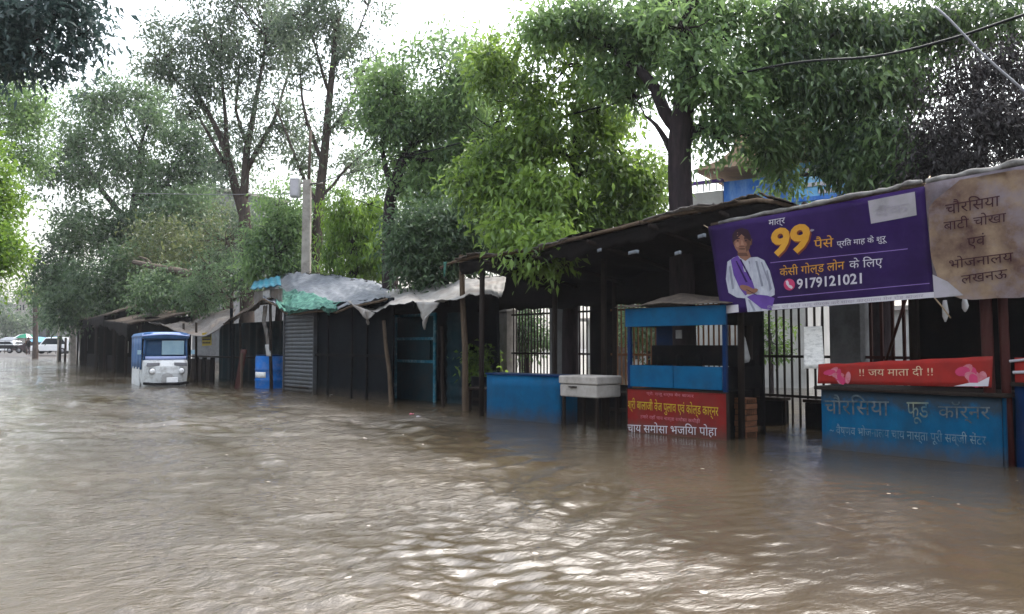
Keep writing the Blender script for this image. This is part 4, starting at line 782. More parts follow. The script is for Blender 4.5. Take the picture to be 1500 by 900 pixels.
# ------------------------------------------------------------------ far stalls along the street
labs = ["farthest dark stall of the row, beside the pale pillar", "dark thatched stall second from the pale pillar", "dark stall with a raised ragged roof left of the blue rickshaw"]
cut = [(113, 140, 470, 469), (141, 166, 468, 462), (167, 204, 470, 474)]
for i, (pa, pb, ya, yb) in enumerate(cut):
    yg = lambda px: 534 + (px - 112) * 18 / 88
    fr = Frame(ground(pa, yg(pa)), ground(pb, yg(pb))); o = thing("thatched_stall", fr, labs[i], "stall", "far dark stalls"); Lx = fr.len
    za, zb = fr.q(pa, ya)[1], fr.q(pb, yb)[1]
    mb = MB(); mb.grid(lambda u, v: (-.3 + (Lx + .5) * u, -.4 + 2.6 * v, za + (zb - za) * u + (.55 + .4 * (i == 1)) * v + .12 * nz(u * 8, v * 4, i * 5)), 24, 8, .08); mb.build("ragged_roof", "thatch", o)
    mb = MB(); mb.grid(lambda u, v: (-.1 + (Lx + .1) * u, -.42 + .03 * nz(u * 9, v), za + (zb - za) * u - .02 - v * (.45 + .35 * nz(u * 7, i * 3.3))), 24, 3, .02); mb.build("hanging_sacking", "thatchdark", o)
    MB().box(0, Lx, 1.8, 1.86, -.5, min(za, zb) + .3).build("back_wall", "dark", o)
    for x in (.05, Lx * .5, Lx - .1): MB().tube([(x, 0, -.5), (x + .04, 0, min(za, zb) + .02)], .06, 7).build("post", "darkwood", o)
    for x_ in (.0, Lx - .06): MB().box(x_, x_ + .05, .15, 1.79, -.5, min(za, zb) + .25).build("side_wall", "dark", o)
    MB().box(.2, Lx * .8, .5, 1.0, -.4, .7).build("counter", "dark", o); MB().box(.4 * Lx, .4 * Lx + .35, .1, .14, .9, 1.8 - .2 * i).build("hanging_board", ["greywall", "thatchdark", "concrete"][i], o)
def board_sign(p0, p1, yb, d, lab, m="concrete"):
    A = at((p0[0] + p1[0]) / 2, 520, d); fr = Frame(Vector((A.x, A.y, 0)) - rt * .001, Vector((A.x, A.y, 0)) + rt); o = thing("board_on_post", fr, lab, "signboard")
    a, b = fr.q(*p0), fr.q(*p1); MB().box(a[0], b[0], -.03, .0, b[1], a[1]).build("board", m, o, .01); MB().tube([((a[0] + b[0]) / 2, .04, -.5), ((a[0] + b[0]) / 2, .04, a[1] - .1)], .05, 7).build("post", "darkwood", o)
    mb = MB(); mb.box(a[0] + .08, b[0] - .1, -.036, -.031, (a[1] * .6 + b[1] * .4), (a[1] * .6 + b[1] * .4) + .04); mb.build("faded_lettering", "greywall", o)
board_sign((213, 446), (233, 483), 0, 33, "blank grey board on a post above the rickshaw roof"); board_sign((136, 456), (145, 480), 0, 47, "narrow pale board standing over the far thatched roofs")
fr = Frame(ground(100, 534), ground(112, 535)); o = thing("stone_pillar", fr, "pale whitewashed pillar at the far end of the stalls", "pillar"); a = fr.q(106, 466)
mb = MB(); mb.add([(0, 0, -.5), (.5, 0, -.5), (.5, .4, -.5), (0, .4, -.5), (-.08, 0, a[1]), (.34, 0, a[1]), (.34, .3, a[1]), (-.08, .3, a[1])], [(0, 3, 2, 1), (4, 5, 6, 7), (0, 1, 5, 4), (1, 2, 6, 5), (2, 3, 7, 6), (3, 0, 4, 7)]); mb.build("shaft", "concrete", o, .03); MB().box(-.14, .42, -.05, .36, a[1] + .003, a[1] + .12).build("cap", "concrete", o, .02)
for px, y0, y1, lab, m, r in ((84, 438, 531, "tall thin grey pole left of the pale pillar", "concrete", .05), (87, 493, 530, "short black post beside the tall thin pole", "rubber", .11), (95, 496, 531, "short dark post against the pale pillar", "darkwood", .08)):
    fr = Frame(ground(px, y1), ground(px + 10, y1)); o = thing("street_post", fr, lab, "post"); a = fr.q(px, y0); MB().tube([(0, 0, -.4), (.02, 0, a[1])], r, 8).build("pole", m, o); MB().tube([(0.02, 0, a[1]), (.02, 0, a[1] + .05)], [r * 1.3, r * .6], 8).build("cap", m, o)

# ------------------------------------------------------------------ electric rickshaw driving through the water
g0 = ground(242, 566); FQ = Frame(g0, g0 + Vector((1, -.06, 0)))
ri = thing("electric_rickshaw", FQ, "white fronted electric rickshaw with blue canopy driving through the flood", "rickshaw")
hw = .62
def ring(z, w, nose, back, n=15):             # front half outline at a height
    P = []
    for k in range(n):
        t = -1 + 2 * k / (n - 1); x = w * math.copysign(abs(t) ** .8, t); y = -nose * (1 - abs(t) ** 3.2)
        P.append((x, y, z))
    return [(-w, back, z)] + P + [(w, back, z)]
def loft(mb, rings, mi=0, caps=True):
    n = len(rings[0]); V = [p for r_ in rings for p in r_]; Fs = [(i * n + k, i * n + (k + 1) % n, (i + 1) * n + (k + 1) % n, (i + 1) * n + k) for i in range(len(rings) - 1) for k in range(n)]
    if caps: Fs += [tuple(range(n - 1, -1, -1)), tuple(range((len(rings) - 1) * n, len(rings) * n))]
    mb.add(V, Fs, mi, False)
mb = MB(); loft(mb, [ring(-.25, .5, .12, .6), ring(-.05, .56, .2, .62), ring(.12, .60, .27, .62), ring(.40, hw, .30, .62), ring(.60, hw, .27, .62), ring(.72, hw * .99, .17, .62), ring(.78, hw * .96, .08, .62)])
b_ = mb.build("front_cowl", "rickwhite", ri, .015)
mb = MB()
for s in (-1, 1): mb.cut(); mb.box(s * hw - .02, s * hw + .02, .625, 2.3, -.25, .55)
mb.cut(); mb.box(-hw, hw, 2.28, 2.32, -.25, .55); mb.cut(); mb.box(-hw, hw, .63, 2.28, -.22, -.15); mb.build("side_body", "rickwhite", ri, .008)
mb = MB()
for s in (-1, 1): mb.cut(); mb.tube([(s * .6, .05, .78), (s * .56, .12, 1.42)], .03, 8); mb.cut(); mb.tube([(s * .6, 2.25, .5), (s * .58, 2.25, 1.45)], .025, 8)
mb.cut(); mb.tube([(-.57, .1, 1.40), (.57, .1, 1.40)], .03, 8); mb.build("canopy_frame", "rickblue", ri)
mb = MB(); mb.grid(lambda u, v: ((-.56 + .02 * v) + (1.12 - .04 * v) * u, .06 + .05 * v - .05 * math.sin(math.pi * u), .80 + .60 * v), 10, 3, .01); mb.build("windscreen", "rickwindow", ri)
MB().box(-.12, .50, -.035, .0, .93, 1.36).build("sky_reflection_panel", "glass", ri, .02)  # sky reflection on the windscreen, put into an opaque pale panel
mb = MB(); mb.grid(lambda u, v: (-.57 + 1.14 * u, -.02 - .07 * math.sin(math.pi * u), .79 + .10 * v), 12, 2, .02); mb.build("lower_screen_trim", "ricksky", ri)
mb = MB(); loft(mb, [ring(1.42, .64, .10, 2.4), ring(1.50, .66, .14, 2.42), ring(1.58, .60, .08, 2.36), ring(1.62, .40, -.05, 2.1)]); mb.build("canopy_roof", "rickblue", ri, .02)
mb = MB(); mb.grid(lambda u, v: (-.66 + 1.32 * u, -.03 - .14 * math.sin(math.pi * u) ** .7 + .08 * v, 1.49 + .07 * v + .05 * math.sin(math.pi * u)), 16, 3, .02); mb.build("roof_visor", "ricksky", ri)
for s in (-1, 1):
    mb = MB(); mb.grid(lambda u, v: (s * (.635 + .02 * math.sin(u * 20)), .2 + 2.1 * u, .5 + .95 * v), 24, 4, .008); mb.build("side_curtain", "rickblue", ri)
for s in (-1, 1):
    h = MB().tube([(s * .40, -.20, .46), (s * .40, -.285, .46), (s * .40, -.305, .46)], [.085, .08, .05], 14).build("headlight", "chrome", ri)
    MB().tube([(s * .40, -.19, .46), (s * .40, -.275, .46)], .1, 14, cap=False).build("lamp_ring", "greycable", h)
MB().box(-.02, .30, -.33, -.31, .12, .27).build("number_plate", "chrome", ri, .02)
mb = MB(); mb.tube([(-.60, -.1, .10), (-.35, -.33, .08), (.35, -.33, .08), (.60, -.1, .10)], .04, 8); mb.build("bumper", "rubber", ri)
mb = MB(); mb.prism([(-.16, .05), (.16, .05), (.14, .36), (0, .42), (-.14, .36)], -.318, -.30); mb.build("centre_panel", "white", ri, .01)
mb = MB()
for s in (-1, 1): mb.cut(); mb.prism([(s * .2, .62), (s * .56, .60), (s * .54, .70), (s * .2, .71)][::s], -.262, -.21)
mb.build("front_recess", "greycable", ri, .01)
for (x, y) in ((0, -.02), (-.5, 1.9), (.5, 1.9)):
    w = MB().tube([(x - .06, y, -.1), (x + .06, y, -.1)], .22, 18).build("wheel", "rubber", ri); MB().tube([(x - .07, y, -.1), (x + .07, y, -.1)], .11, 12).build("rim", "greycable", w)
for s in (-1, 1):
    m_ = MB().tube([(s * .6, -.0, .95), (s * .74, -.08, 1.0)], .01, 6).build("mirror", "rubber", ri); MB().box(s * .74 - .05, s * .74 + .05, -.10, -.085, .95, 1.08).build("mirror_glass", "glass", m_)
mb = MB(); mb.box(-.45, .45, 1.3, 1.75, .15, .32); mb.box(-.45, .45, 1.7, 1.8, .32, .75); mb.build("passenger_seat", "rickblue", ri, .03)
mb = MB(); mb.tube([(0, .1, .7), (0, .25, .88)], .02, 6); mb.tube([(-.3, .3, .9), (0, .25, .88), (.3, .3, .9)], .016, 6); mb.build("handlebar", "rubber", ri)

# ------------------------------------------------------------------ cars, umbrella, person at the far crossing
def zat(px, py, d): return at(px, py, d)
def car(px, py, d, ang, m, lab, L=4.1, w=1.7, suv=False):
    P = zat(px, py, d); o = empty("parked_car", P, ang, lab, "car"); h = 1.75 if suv else 1.45; b0 = .30
    low = [(-L / 2, b0), (L / 2, b0), (L / 2 + .03, .6), (L / 2 - .05, .82), (L * .24, .95), (-L * .42, 1.0), (-L / 2, .9)]
    mb = MB(); mb.prism(low[::-1], -w / 2, w / 2); mb.build("body", m, o, .05)
    cab = [(L * .25, .94), (L * .10, h - .04), (-L * .30, h), (-L * (.45 if suv else .38), h - .05), (-L * (.48 if suv else .44), .98)]
    cw = w / 2 - .1; mb = MB(); mb.prism(cab[::-1], -cw, cw); mb.build("cabin", m, o, .05)
    win = [(L * .20, 1.0), (L * .085, h - .12), (-L * .29, h - .1), (-L * .40, 1.02)]
    for s in (-1, 1): MB().prism(win[::-1], s * (cw + .012) - .008, s * (cw + .012) + .008).build("side_window", "windowdark", o)
    mb = MB(); mb.add([(L * .252, -cw + .12, 1.0), (L * .252, cw - .12, 1.0), (L * .115, cw - .15, h - .1), (L * .115, -cw + .15, h - .1)], [(0, 1, 2, 3)]); mb.build("windscreen", "windowdark", o)
    xr_ = -L * (.485 if suv else .455); mb = MB(); mb.add([(xr_, -cw + .12, 1.08), (xr_, cw - .12, 1.08), (xr_ + L * .035, cw - .15, h - .14), (xr_ + L * .035, -cw + .15, h - .14)], [(0, 3, 2, 1)]); mb.build("rear_window", "windowdark", o)
    for x in (-L * .31, L * .31):
        for s in (-1, 1):
            q = MB().tube([(x, s * (w / 2 - .18), .32), (x, s * (w / 2 + .015), .32)], .32, 16).build("wheel", "rubber", o); MB().tube([(x, s * (w / 2 + .0), .32), (x, s * (w / 2 + .03), .32)], .19, 12).build("rim", "greycable", q)
    for s in (-1, 1):
        MB().box(L / 2 - .04, L / 2 + .05, s * .62 - .14, s * .62 + .14, .62, .76).build("headlight", "chrome", o); MB().box(-L / 2 - .03, -L / 2 + .04, s * .66 - .1, s * .66 + .1, .66, .88).build("tail_lamp", "carred", o)
    MB().box(L / 2 - .02, L / 2 + .06, -.75, .75, .32, .5).build("bumper", "rubber", o); MB().box(-L / 2 - .06, -L / 2 + .02, -.75, .75, .32, .5).build("bumper", "rubber", o)
    return o
car(76, 518.5, 84, R(155), "carwhite", "white hatchback parked beyond the pale pillar", suv=True)
car(6, 517.5, 92, R(140), "carwhite", "white car cut by the left edge of the photo")
car(50, 517.5, 90, R(150), "carred", "dark maroon car behind the white hatchback")
P = zat(37, 519, 80); um = empty("market_umbrella", P, 0, "green and pale striped umbrella at the far crossing", "umbrella"); h = at(37, 489, 80).z - P.z
mb = MB(); n = 12
for k in range(n):
    a0, a1 = 2 * math.pi * k / n, 2 * math.pi * (k + 1) / n
    for r0, r1, z0_, z1_ in ((0.02, .6, h, h - .12), (.6, 1.1, h - .12, h - .45)):
        q = [(r0 * math.cos(a0), r0 * math.sin(a0), z0_), (r1 * math.cos(a0), r1 * math.sin(a0), z1_), (r1 * math.cos(a1), r1 * math.sin(a1), z1_), (r0 * math.cos(a1), r0 * math.sin(a1), z0_)]
        mb.add(q, [(0, 1, 2, 3)], 0 if k % 3 else 1, True)
mb.build("canopy", ["green", "printwhite"], um); MB().tube([(0, 0, 0), (0, 0, h + .1)], .03, 6).build("pole", "iron", um)
P = zat(61, 519, 88); cv = empty("street_canopy", P, YAW * -1, "sky blue sheet canopy on poles at the far crossing", "canopy"); h = at(61, 493, 88).z - P.z
mb = MB(); mb.grid(lambda u, v: (-1.1 + 2.3 * u, -.8 + 1.7 * v, h - .55 * (1 - v) - .12 * math.sin(math.pi * u)), 8, 6, .02); mb.build("sheet", "skyblue", cv)
for x in (-1, 1.1):
    for y, k in ((-.7, -.5), (.8, -.05)): MB().tube([(x, y, 0), (x, y, h + k)], .03, 6).build("pole", "iron", cv)
P = zat(12, 518, 84); cv = empty("street_canopy", P, YAW * -1, "small grey awning over a dark cart at the far crossing", "canopy"); h = at(12, 494, 84).z - P.z
mb = MB(); mb.grid(lambda u, v: (-.8 + 1.6 * u, -.6 + 1.2 * v, h - .4 * (1 - v)), 6, 4, .03); mb.build("sheet", "tarpsilver", cv); MB().box(-.7, .7, -.4, .4, .5, .9).build("cart_body", "dark", cv)
for x in (-.7, .7): MB().tube([(x, .5, 0), (x, .5, h - .05)], .03, 6).build("pole", "iron", cv)
def person(P, rot, lab):
    o = empty("person", P, rot, lab, "person")
    def skin(name, verts, edges, radii, m, root=0):
        me = bpy.data.meshes.new(name); me.from_pydata(verts, edges, []); ob = bpy.data.objects.new(name, me); COL.objects.link(ob); ob.parent = o
        sk = ob.modifiers.new("skin", 'SKIN'); lay = me.skin_vertices[0].data
        for i, r_ in enumerate(radii): lay[i].radius = (r_, r_); lay[i].use_root = (i == root)
        sb = ob.modifiers.new("sub", 'SUBSURF'); sb.levels = sb.render_levels = 2; me.materials.append(M[m]); return ob
    V = [(0, 0, .92), (0, 0, 1.15), (0, 0, 1.38), (0, -.01, 1.48), (0, -.02, 1.60), (0, -.02, 1.68), (-.19, 0, 1.36), (-.25, -.03, 1.10), (-.20, -.2, .98), (.19, 0, 1.36), (.25, -.05, 1.12), (.16, -.25, 1.2), (-.1, 0, .88), (-.11, -.03, .48), (-.11, .03, .06), (-.11, -.14, .04), (.1, 0, .88), (.12, .02, .48), (.12, .06, .06), (.12, -.11, .04)]
    E_ = [(0, 1), (1, 2), (2, 3), (3, 4), (4, 5), (2, 6), (6, 7), (7, 8), (2, 9), (9, 10), (10, 11), (0, 12), (12, 13), (13, 14), (14, 15), (0, 16), (16, 17), (17, 18), (18, 19)]
    skin("body", V, E_, [.14, .13, .15, .06, .09, .085, .065, .045, .035, .065, .045, .035, .095, .065, .045, .04, .095, .065, .045, .04], "skin2")
    mb = MB(); mb.tube([(0, 0, .80), (0, 0, .95), (0, 0, 1.2), (0, 0, 1.38), (0, 0, 1.46)], [.2, .19, .19, .22, .1], 14); mb.build("shirt", "dark", o)
    mb = MB()
    for s in (-.105, .11): mb.cut(); mb.tube([(s, 0, .86), (s, -.01, .5), (s, .03, .12)], [.12, .09, .075], 10)
    mb.build("trouser_leg", "carred", o); MB().tube([(0, -.0, 1.64), (0, .0, 1.70), (0, .0, 1.77)], [.105, .105, .05], 12).build("hair", "hair", o)
person(zat(41, 520, 79), R(200), "person in dark top standing under the green striped umbrella")

# ------------------------------------------------------------------ far buildings beyond the crossing
building("far_building", at(2, 480, 150), at(24, 480, 148), at(10, 448, 150).z, 8, "wallpale", "pale far building at the left edge beyond the crossing", [(.5 + 1.1 * k, z, .6, .9) for k in range(2) for z in (3, 5.5)])
building("far_building", at(22, 480, 135), at(48, 480, 132), at(35, 432, 135).z, 8, "concrete", "grey far building with a yellow board on its roof", [(.4 + 1.0 * k, z, .5, .9) for k in range(3) for z in (2.5, 5, 7.3)])
building("far_building", at(48, 480, 125), at(80, 480, 120), at(60, 455, 125).z, 8, "greywall", "low grey far building behind the sky blue canopy", [(.5 + 1.2 * k, z, .6, .9) for k in range(2) for z in (2.4, 4.4)])
fr = Frame(at(33, 480, 131), at(47, 480, 130)); o = thing("roof_hoarding", fr, "yellow hoarding on the roof of the far grey building", "hoarding"); za, zb = fr.q(33, 433)[1], fr.q(33, 420)[1]; MB().box(0, fr.len, -.1, 0, za, zb).build("board", "yellow", o); MB().box(.2, .3, .0, .1, za - .5, zb).build("strut", "iron", o); MB().box(fr.len - .3, fr.len - .2, .0, .1, za - .5, zb).build("strut", "iron", o)
building("far_building", at(282, 480, 62), at(322, 480, 60), at(300, 287, 62).z, 6, "greywall", "grey flat roofed building showing between the trees left of the pole", [(.4 + 1.1 * k, z, .6, 1.0) for k in range(2) for z in (5, 8.5)])

# ------------------------------------------------------------------ utility pole and overhead lines
A = at(447, 520, 25); fr = Frame(Vector((A.x, A.y, 0)) - rt * .001, Vector((A.x, A.y, 0)) + rt); up = thing("utility_pole", fr, "square concrete utility pole with a white box behind the shutter stall", "pole"); zt_ = fr.q(447, 264)[1]
mb = MB(); mb.add([(-.16, -.12, -.5), (.16, -.12, -.5), (.16, .12, -.5), (-.16, .12, -.5), (-.12, -.09, zt_), (.12, -.09, zt_), (.12, .09, zt_), (-.12, .09, zt_)], [(0, 3, 2, 1), (4, 5, 6, 7), (0, 1, 5, 4), (1, 2, 6, 5), (2, 3, 7, 6), (3, 0, 4, 7)]); mb.build("shaft", "concrete", up, .01)
a, b = fr.q(427, 263), fr.q(440, 290); q = MB().box(a[0], b[0], -.2, .05, b[1], a[1]).build("meter_box", "white", up, .015); MB().box(a[0] + .03, b[0] - .03, -.215, -.203, b[1] + .05, a[1] - .05).build("box_door", "printwhite", q)
mb = MB(); mb.tube([(-.5, 0, zt_ - .1), (.5, 0, zt_ - .1)], .03, 6); mb.build("crossarm", "concrete", up)
MB().tube([(.05, 0, zt_), (.08, 0, zt_ + 1.6)], .05, 8).build("extension_pipe", "barkpale", up)
def cable(pts, r, m, lab, name="overhead_cable", sub=8):
    P = [at(*p) for p in pts]; Q = []
    for i in range(len(P) - 1):
        p0, p1, p2, p3 = P[max(i - 1, 0)], P[i], P[i + 1], P[min(i + 2, len(P) - 1)]
        for k in range(sub):
            t = k / sub; Q.append(.5 * ((2 * p1) + (p2 - p0) * t + (2 * p0 - 5 * p1 + 4 * p2 - p3) * t * t + (3 * p1 - p0 - 3 * p2 + p3) * t ** 3))
    Q.append(P[-1]); base = Q[0].copy(); o = MB().tube([q - base for q in Q], r, 6).build(name, m); o.location = base; tag(o, lab, "cable"); return o
cable([(1600, -8, 7.2), (1500, 22, 8), (1390, 58, 9), (1280, 83, 10), (1130, 98, 11.5), (900, 152, 14), (750, 190, 16.5), (560, 240, 21), (452, 272, 25)], .017, "cable", "thick black cable sagging from the top right corner to the pole")
cable([(180, 283, 38), (300, 285, 32), (449, 284, 25)], .012, "greycable", "thin grey wire from the pole to the left"); cable([(452, 268, 25), (600, 318, 22), (725, 338, 19), (900, 330, 16)], .011, "cable", "thin wire low over the dark bushes right of the pole")
cable([(1370, 10, 8.6), (1392, 30, 8.4), (1440, 80, 8.2), (1500, 133, 8.0), (1580, 205, 7.8)], .013, "greycable", "pale slanting pole in the branches at the top right corner", "leaning_pole", 3)["category"] = "pole"
# litter drifting on the water
for i, (px, py, m, lab) in enumerate(((603, 607, "palepink", "pale pink scrap of litter floating before the awning posts"), (612, 611, "printwhite", "white scrap of litter floating beside the pink one"), (488, 579, "white", "two-lobed white scrap floating before the shutter stall"))):
    P = ground(px, py, .012); o = empty("floating_litter", P, rnd.uniform(0, 3), lab, "litter"); mb = MB(); s = .05 + .01 * i
    mb.grid(lambda u, v: ((u - .5) * s * 2.4, (v - .5) * s * 1.6, .012 * math.sin(u * 5 + i) * math.cos(v * 4) + .006), 6, 5, .004); mb.build("scrap", m, o)
# ------------------------------------------------------------------ trees and shrubs
DENS = 1.35
def unit(a): return a / (np.linalg.norm(a, axis=1, keepdims=True) + 1e-9)
def make_leaves(g, C, spread, per, L, Wd, droop, cen, clus_tone, tone_var=.22, flat=.8):
    n = len(C) * per; idx = np.repeat(np.arange(len(C)), per)
    off = g.normal(0, 1, (n, 3)) * (np.asarray(spread)[idx][:, None] if np.ndim(spread) else spread) * np.array([1, 1, flat]); P = C[idx] + off
    d = unit(g.normal(0, 1, (n, 3)) + .5 * unit(P - cen[idx]) + np.array([0, 0, -droop]))
    s = unit(np.cross(d, g.normal(0, 1, (n, 3)) * .6 + np.array([0, 0, 1.0]) * .9)); l = L * g.uniform(.42, 1.45, (n, 1)); w = Wd * g.uniform(.6, 1.35, (n, 1))
    mid = P + d * l * .45 + np.array([0, 0, .06]) * l; tip = P + d * l - np.array([0, 0, .15]) * l
    V = np.stack([P, mid + s * w * .5, tip, mid - s * w * .5], 1).reshape(-1, 3)
    t = np.clip(clus_tone[idx] + g.normal(0, tone_var, n), 0, 1)
    return V, np.repeat(t, 4)
def curved(a, b, n, sag, g):
    a, b = np.array(a), np.array(b); k = g.normal(0, 1, 3) * np.linalg.norm(b - a) * .09; P = []
    for i in range(n + 1):
        f = i / n; P.append(tuple(a + (b - a) * f + (k + np.array([0, 0, sag])) * math.sin(math.pi * f)))
    return P
def plant(name, label, cat, seed, trunk, lobes, leaf, lm, bark, limbs=(), per=40, L=.12, Wd=.05, droop=.4, spread=.35, base=None, strands=0, group=None, tone=(.45, .25), twigs=8, shell=2.0, parts=("trunk", "crown"), auto=True, twig_r=.012, cull=-.12):
    g = np.random.default_rng(seed); mb = MB(); per = round(per * DENS)
    T = [at(p[0], p[1], p[2]) for p in trunk]; Rr = [p[3] for p in trunk]
    b0 = T[0].copy(); b0.z = -.6; org = Vector((b0.x, b0.y, 0))
    o = empty(name, org, 0, label, cat, group)
    loc = lambda v: Vector(v) - org
    pts = [loc(b0)] + [loc(t) for t in T]; rr = [Rr[0] * 1.15] + Rr
    Pp, Rp = [], []
    for i in range(len(pts) - 1):
        for k in range(5): f = k / 5; Pp.append(pts[i].lerp(pts[i + 1], f) + Vector((nz(i + f, seed), nz(i + f, seed, 4), 0)) * rr[i] * .5); Rp.append(rr[i] + (rr[i + 1] - rr[i]) * f)
    Pp.append(pts[-1]); Rp.append(rr[-1]); mb.tube(Pp, Rp, 10)
    nodes = [(p, r) for p, r in zip(Pp[len(Pp) // 3:], Rp[len(Pp) // 3:])]
    for lb in limbs:
        Q = [loc(at(p[0], p[1], p[2])) for p in lb]; q2, r2 = [], []
        for i in range(len(Q) - 1):
            for k in range(4): f = k / 4; q2.append(Q[i].lerp(Q[i + 1], f) + Vector((nz(i + f, seed + lb[0][0]), nz(i + f, 9, lb[0][0]), nz(i + f, 3, lb[0][0]))) * .09); r2.append(lb[i][3] + (lb[i + 1][3] - lb[i][3]) * f)
        q2.append(Q[-1]); r2.append(lb[-1][3]); mb.tube(q2, r2, 7); nodes += list(zip(q2[2:], r2[2:]))
    CC, CE, TN, SP = [], [], [], []
    for lo in lobes:
        px, py, d, rx, ry, n = lo[:6]; c = loc(at(px, py, d)); ax, az = rx * d / F, ry * d / F
        lt = (lo[6] if len(lo) > 6 else 0) + g.normal(0, .12)
        v = unit(g.normal(0, 1, (n, 3))) * (g.uniform(0, 1, (n, 1)) ** (1 / shell)) * np.where(g.uniform(0, 1, (n, 1)) < .14, g.uniform(1.05, 1.42, (n, 1)), 1) * np.array([ax, min(ax, 3.2), az])
        ca, sa = math.cos(-YAW), math.sin(-YAW); v = np.stack([v[:, 0] * ca - v[:, 1] * sa, v[:, 0] * sa + v[:, 1] * ca, v[:, 2]], 1)
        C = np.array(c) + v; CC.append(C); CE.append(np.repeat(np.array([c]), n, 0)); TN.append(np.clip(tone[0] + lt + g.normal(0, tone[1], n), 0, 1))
        if auto and nodes:
            k = min(nodes, key=lambda q: (q[0] - c).length + (0 if q[0].z < c.z else .8)); r0 = min(k[1] * .7, .09)
            P = curved(k[0], c, 6, .2, g); mb.tube(P, [r0 * (1 - .75 * i / 6) for i in range(7)], 6)
            hub = [Vector(P[3]), Vector(P[5]), Vector(P[6])]
        else: hub = [q[0] for q in nodes] or [c]
        for q in C[:twigs]:
            h = min(hub, key=lambda s: (s - Vector(q)).length); mb.tube(curved(h, q, 4, -.05, g), [twig_r * 1.6, twig_r * 1.4, twig_r, twig_r * .8, twig_r * .4], 4, cap=False)
    mb.build(parts[0], bark, o)
    C, CE, TN = np.concatenate(CC), np.concatenate(CE), np.concatenate(TN)
    if strands:                               # hanging sprays: leaves strung down each strand
        k = 7; ln = g.uniform(.4, 1, len(C)) * strands; f = np.linspace(0, 1, k)
        CS = (C[:, None, :] + np.stack([0 * f, 0 * f, -f], 1)[None] * ln[:, None, None]).reshape(-1, 3); CE = np.repeat(CE, k, 0); TN = np.repeat(TN, k); C = CS; per = max(3, per // k)
    fq = .27 / np.mean(spread); so = seed * 3.7
    nv = np.array([mnoise.noise(Vector(c_) * fq + Vector((so, 0, 0))) + .4 * mnoise.noise(Vector(c_) * fq * 2.3 + Vector((0, so, 0))) for c_ in C])
    kp = nv > cull; TN = np.clip(TN + .55 * nv, 0, 1)
    if kp.sum() > 5: C, CE, TN = C[kp], CE[kp], TN[kp]
    V, t = make_leaves(g, C, spread, per, L, Wd, droop, CE, TN)
    Q = np.arange(len(V)).reshape(-1, 4)
    np_mesh(parts[1], V, Q, lm, o, tone=t)
    return o
LM = dict(
    deep=leafmat("deep_green_leaf", (.024, .048, .024), (.10, .17, .055), .42),
    dark=leafmat("dark_leaf", (.030, .060, .031), (.10, .165, .072), .42), mid=leafmat("mid_leaf", (.048, .090, .040), (.15, .25, .085), .48),
    bright=leafmat("bright_leaf", (.048, .092, .026), (.15, .25, .044), .5), lime=leafmat("lime_leaf", (.045, .100, .016), (.13, .23, .030), .45),
    grey=leafmat("grey_green_leaf", (.052, .080, .055), (.125, .17, .10), .45), blue=leafmat("blue_green_leaf", (.022, .042, .042), (.06, .095, .085), .4),
    purple=leafmat("dull_purple_leaf", (.010, .008, .0085), (.026, .021, .021), .2, .6), olive=leafmat("olive_leaf", (.045, .065, .025), (.11, .135, .05), .45))
# overhanging branch, top left corner
plant("overhanging_tree", "tree whose blue-green branch hangs into the top left corner", "tree", 11, [(-330, 470, 12.5, .22), (-310, 200, 12.5, .18), (-230, 40, 12.5, .14)],
      [(20, 30, 12, 62, 50, 60), (85, 20, 12, 55, 42, 46), (60, 75, 12, 34, 28, 20), (120, 48, 12, 24, 30, 12), (15, 85, 12, 28, 22, 16), (-40, 60, 12, 60, 60, 50), (100, -30, 12, 60, 40, 40)], None, LM["blue"], "barkdark",
      limbs=[[(-230, 40, 12.5, .12), (-80, 20, 12.2, .07), (40, 10, 12, .03)]], per=42, L=.13, Wd=.055, spread=.20)
# bright tree at the left edge
plant("roadside_tree", "bright yellow-green tree cut by the left edge of the photo", "tree", 12, [(-190, 500, 20, .25), (-180, 330, 20, .2), (-130, 230, 20, .15)],
      [(-24, 300, 20, 48, 66, 110, .25), (-6, 365, 19, 32, 36, 50, .2), (-70, 240, 20, 76, 70, 80, .1), (-18, 240, 20, 30, 34, 34, .1), (-60, 400, 20, 50, 50, 50, .3)], None, LM["lime"], "bark", per=44, L=.15, Wd=.07, spread=.24, tone=(.4, .22), shell=2.5)
plant("roadside_tree", "darker green tree above and behind the bright one at the left edge", "tree", 13, [(-120, 500, 29, .3), (-100, 300, 29, .25), (-60, 190, 29, .18)],
      [(0, 150, 29, 52, 60, 110), (30, 215, 29, 36, 40, 60), (10, 110, 29, 30, 26, 30), (-60, 150, 29, 70, 80, 60), (48, 160, 29, 20, 30, 16, .2)], None, LM["mid"], "bark", per=44, L=.19, Wd=.08, spread=.34)
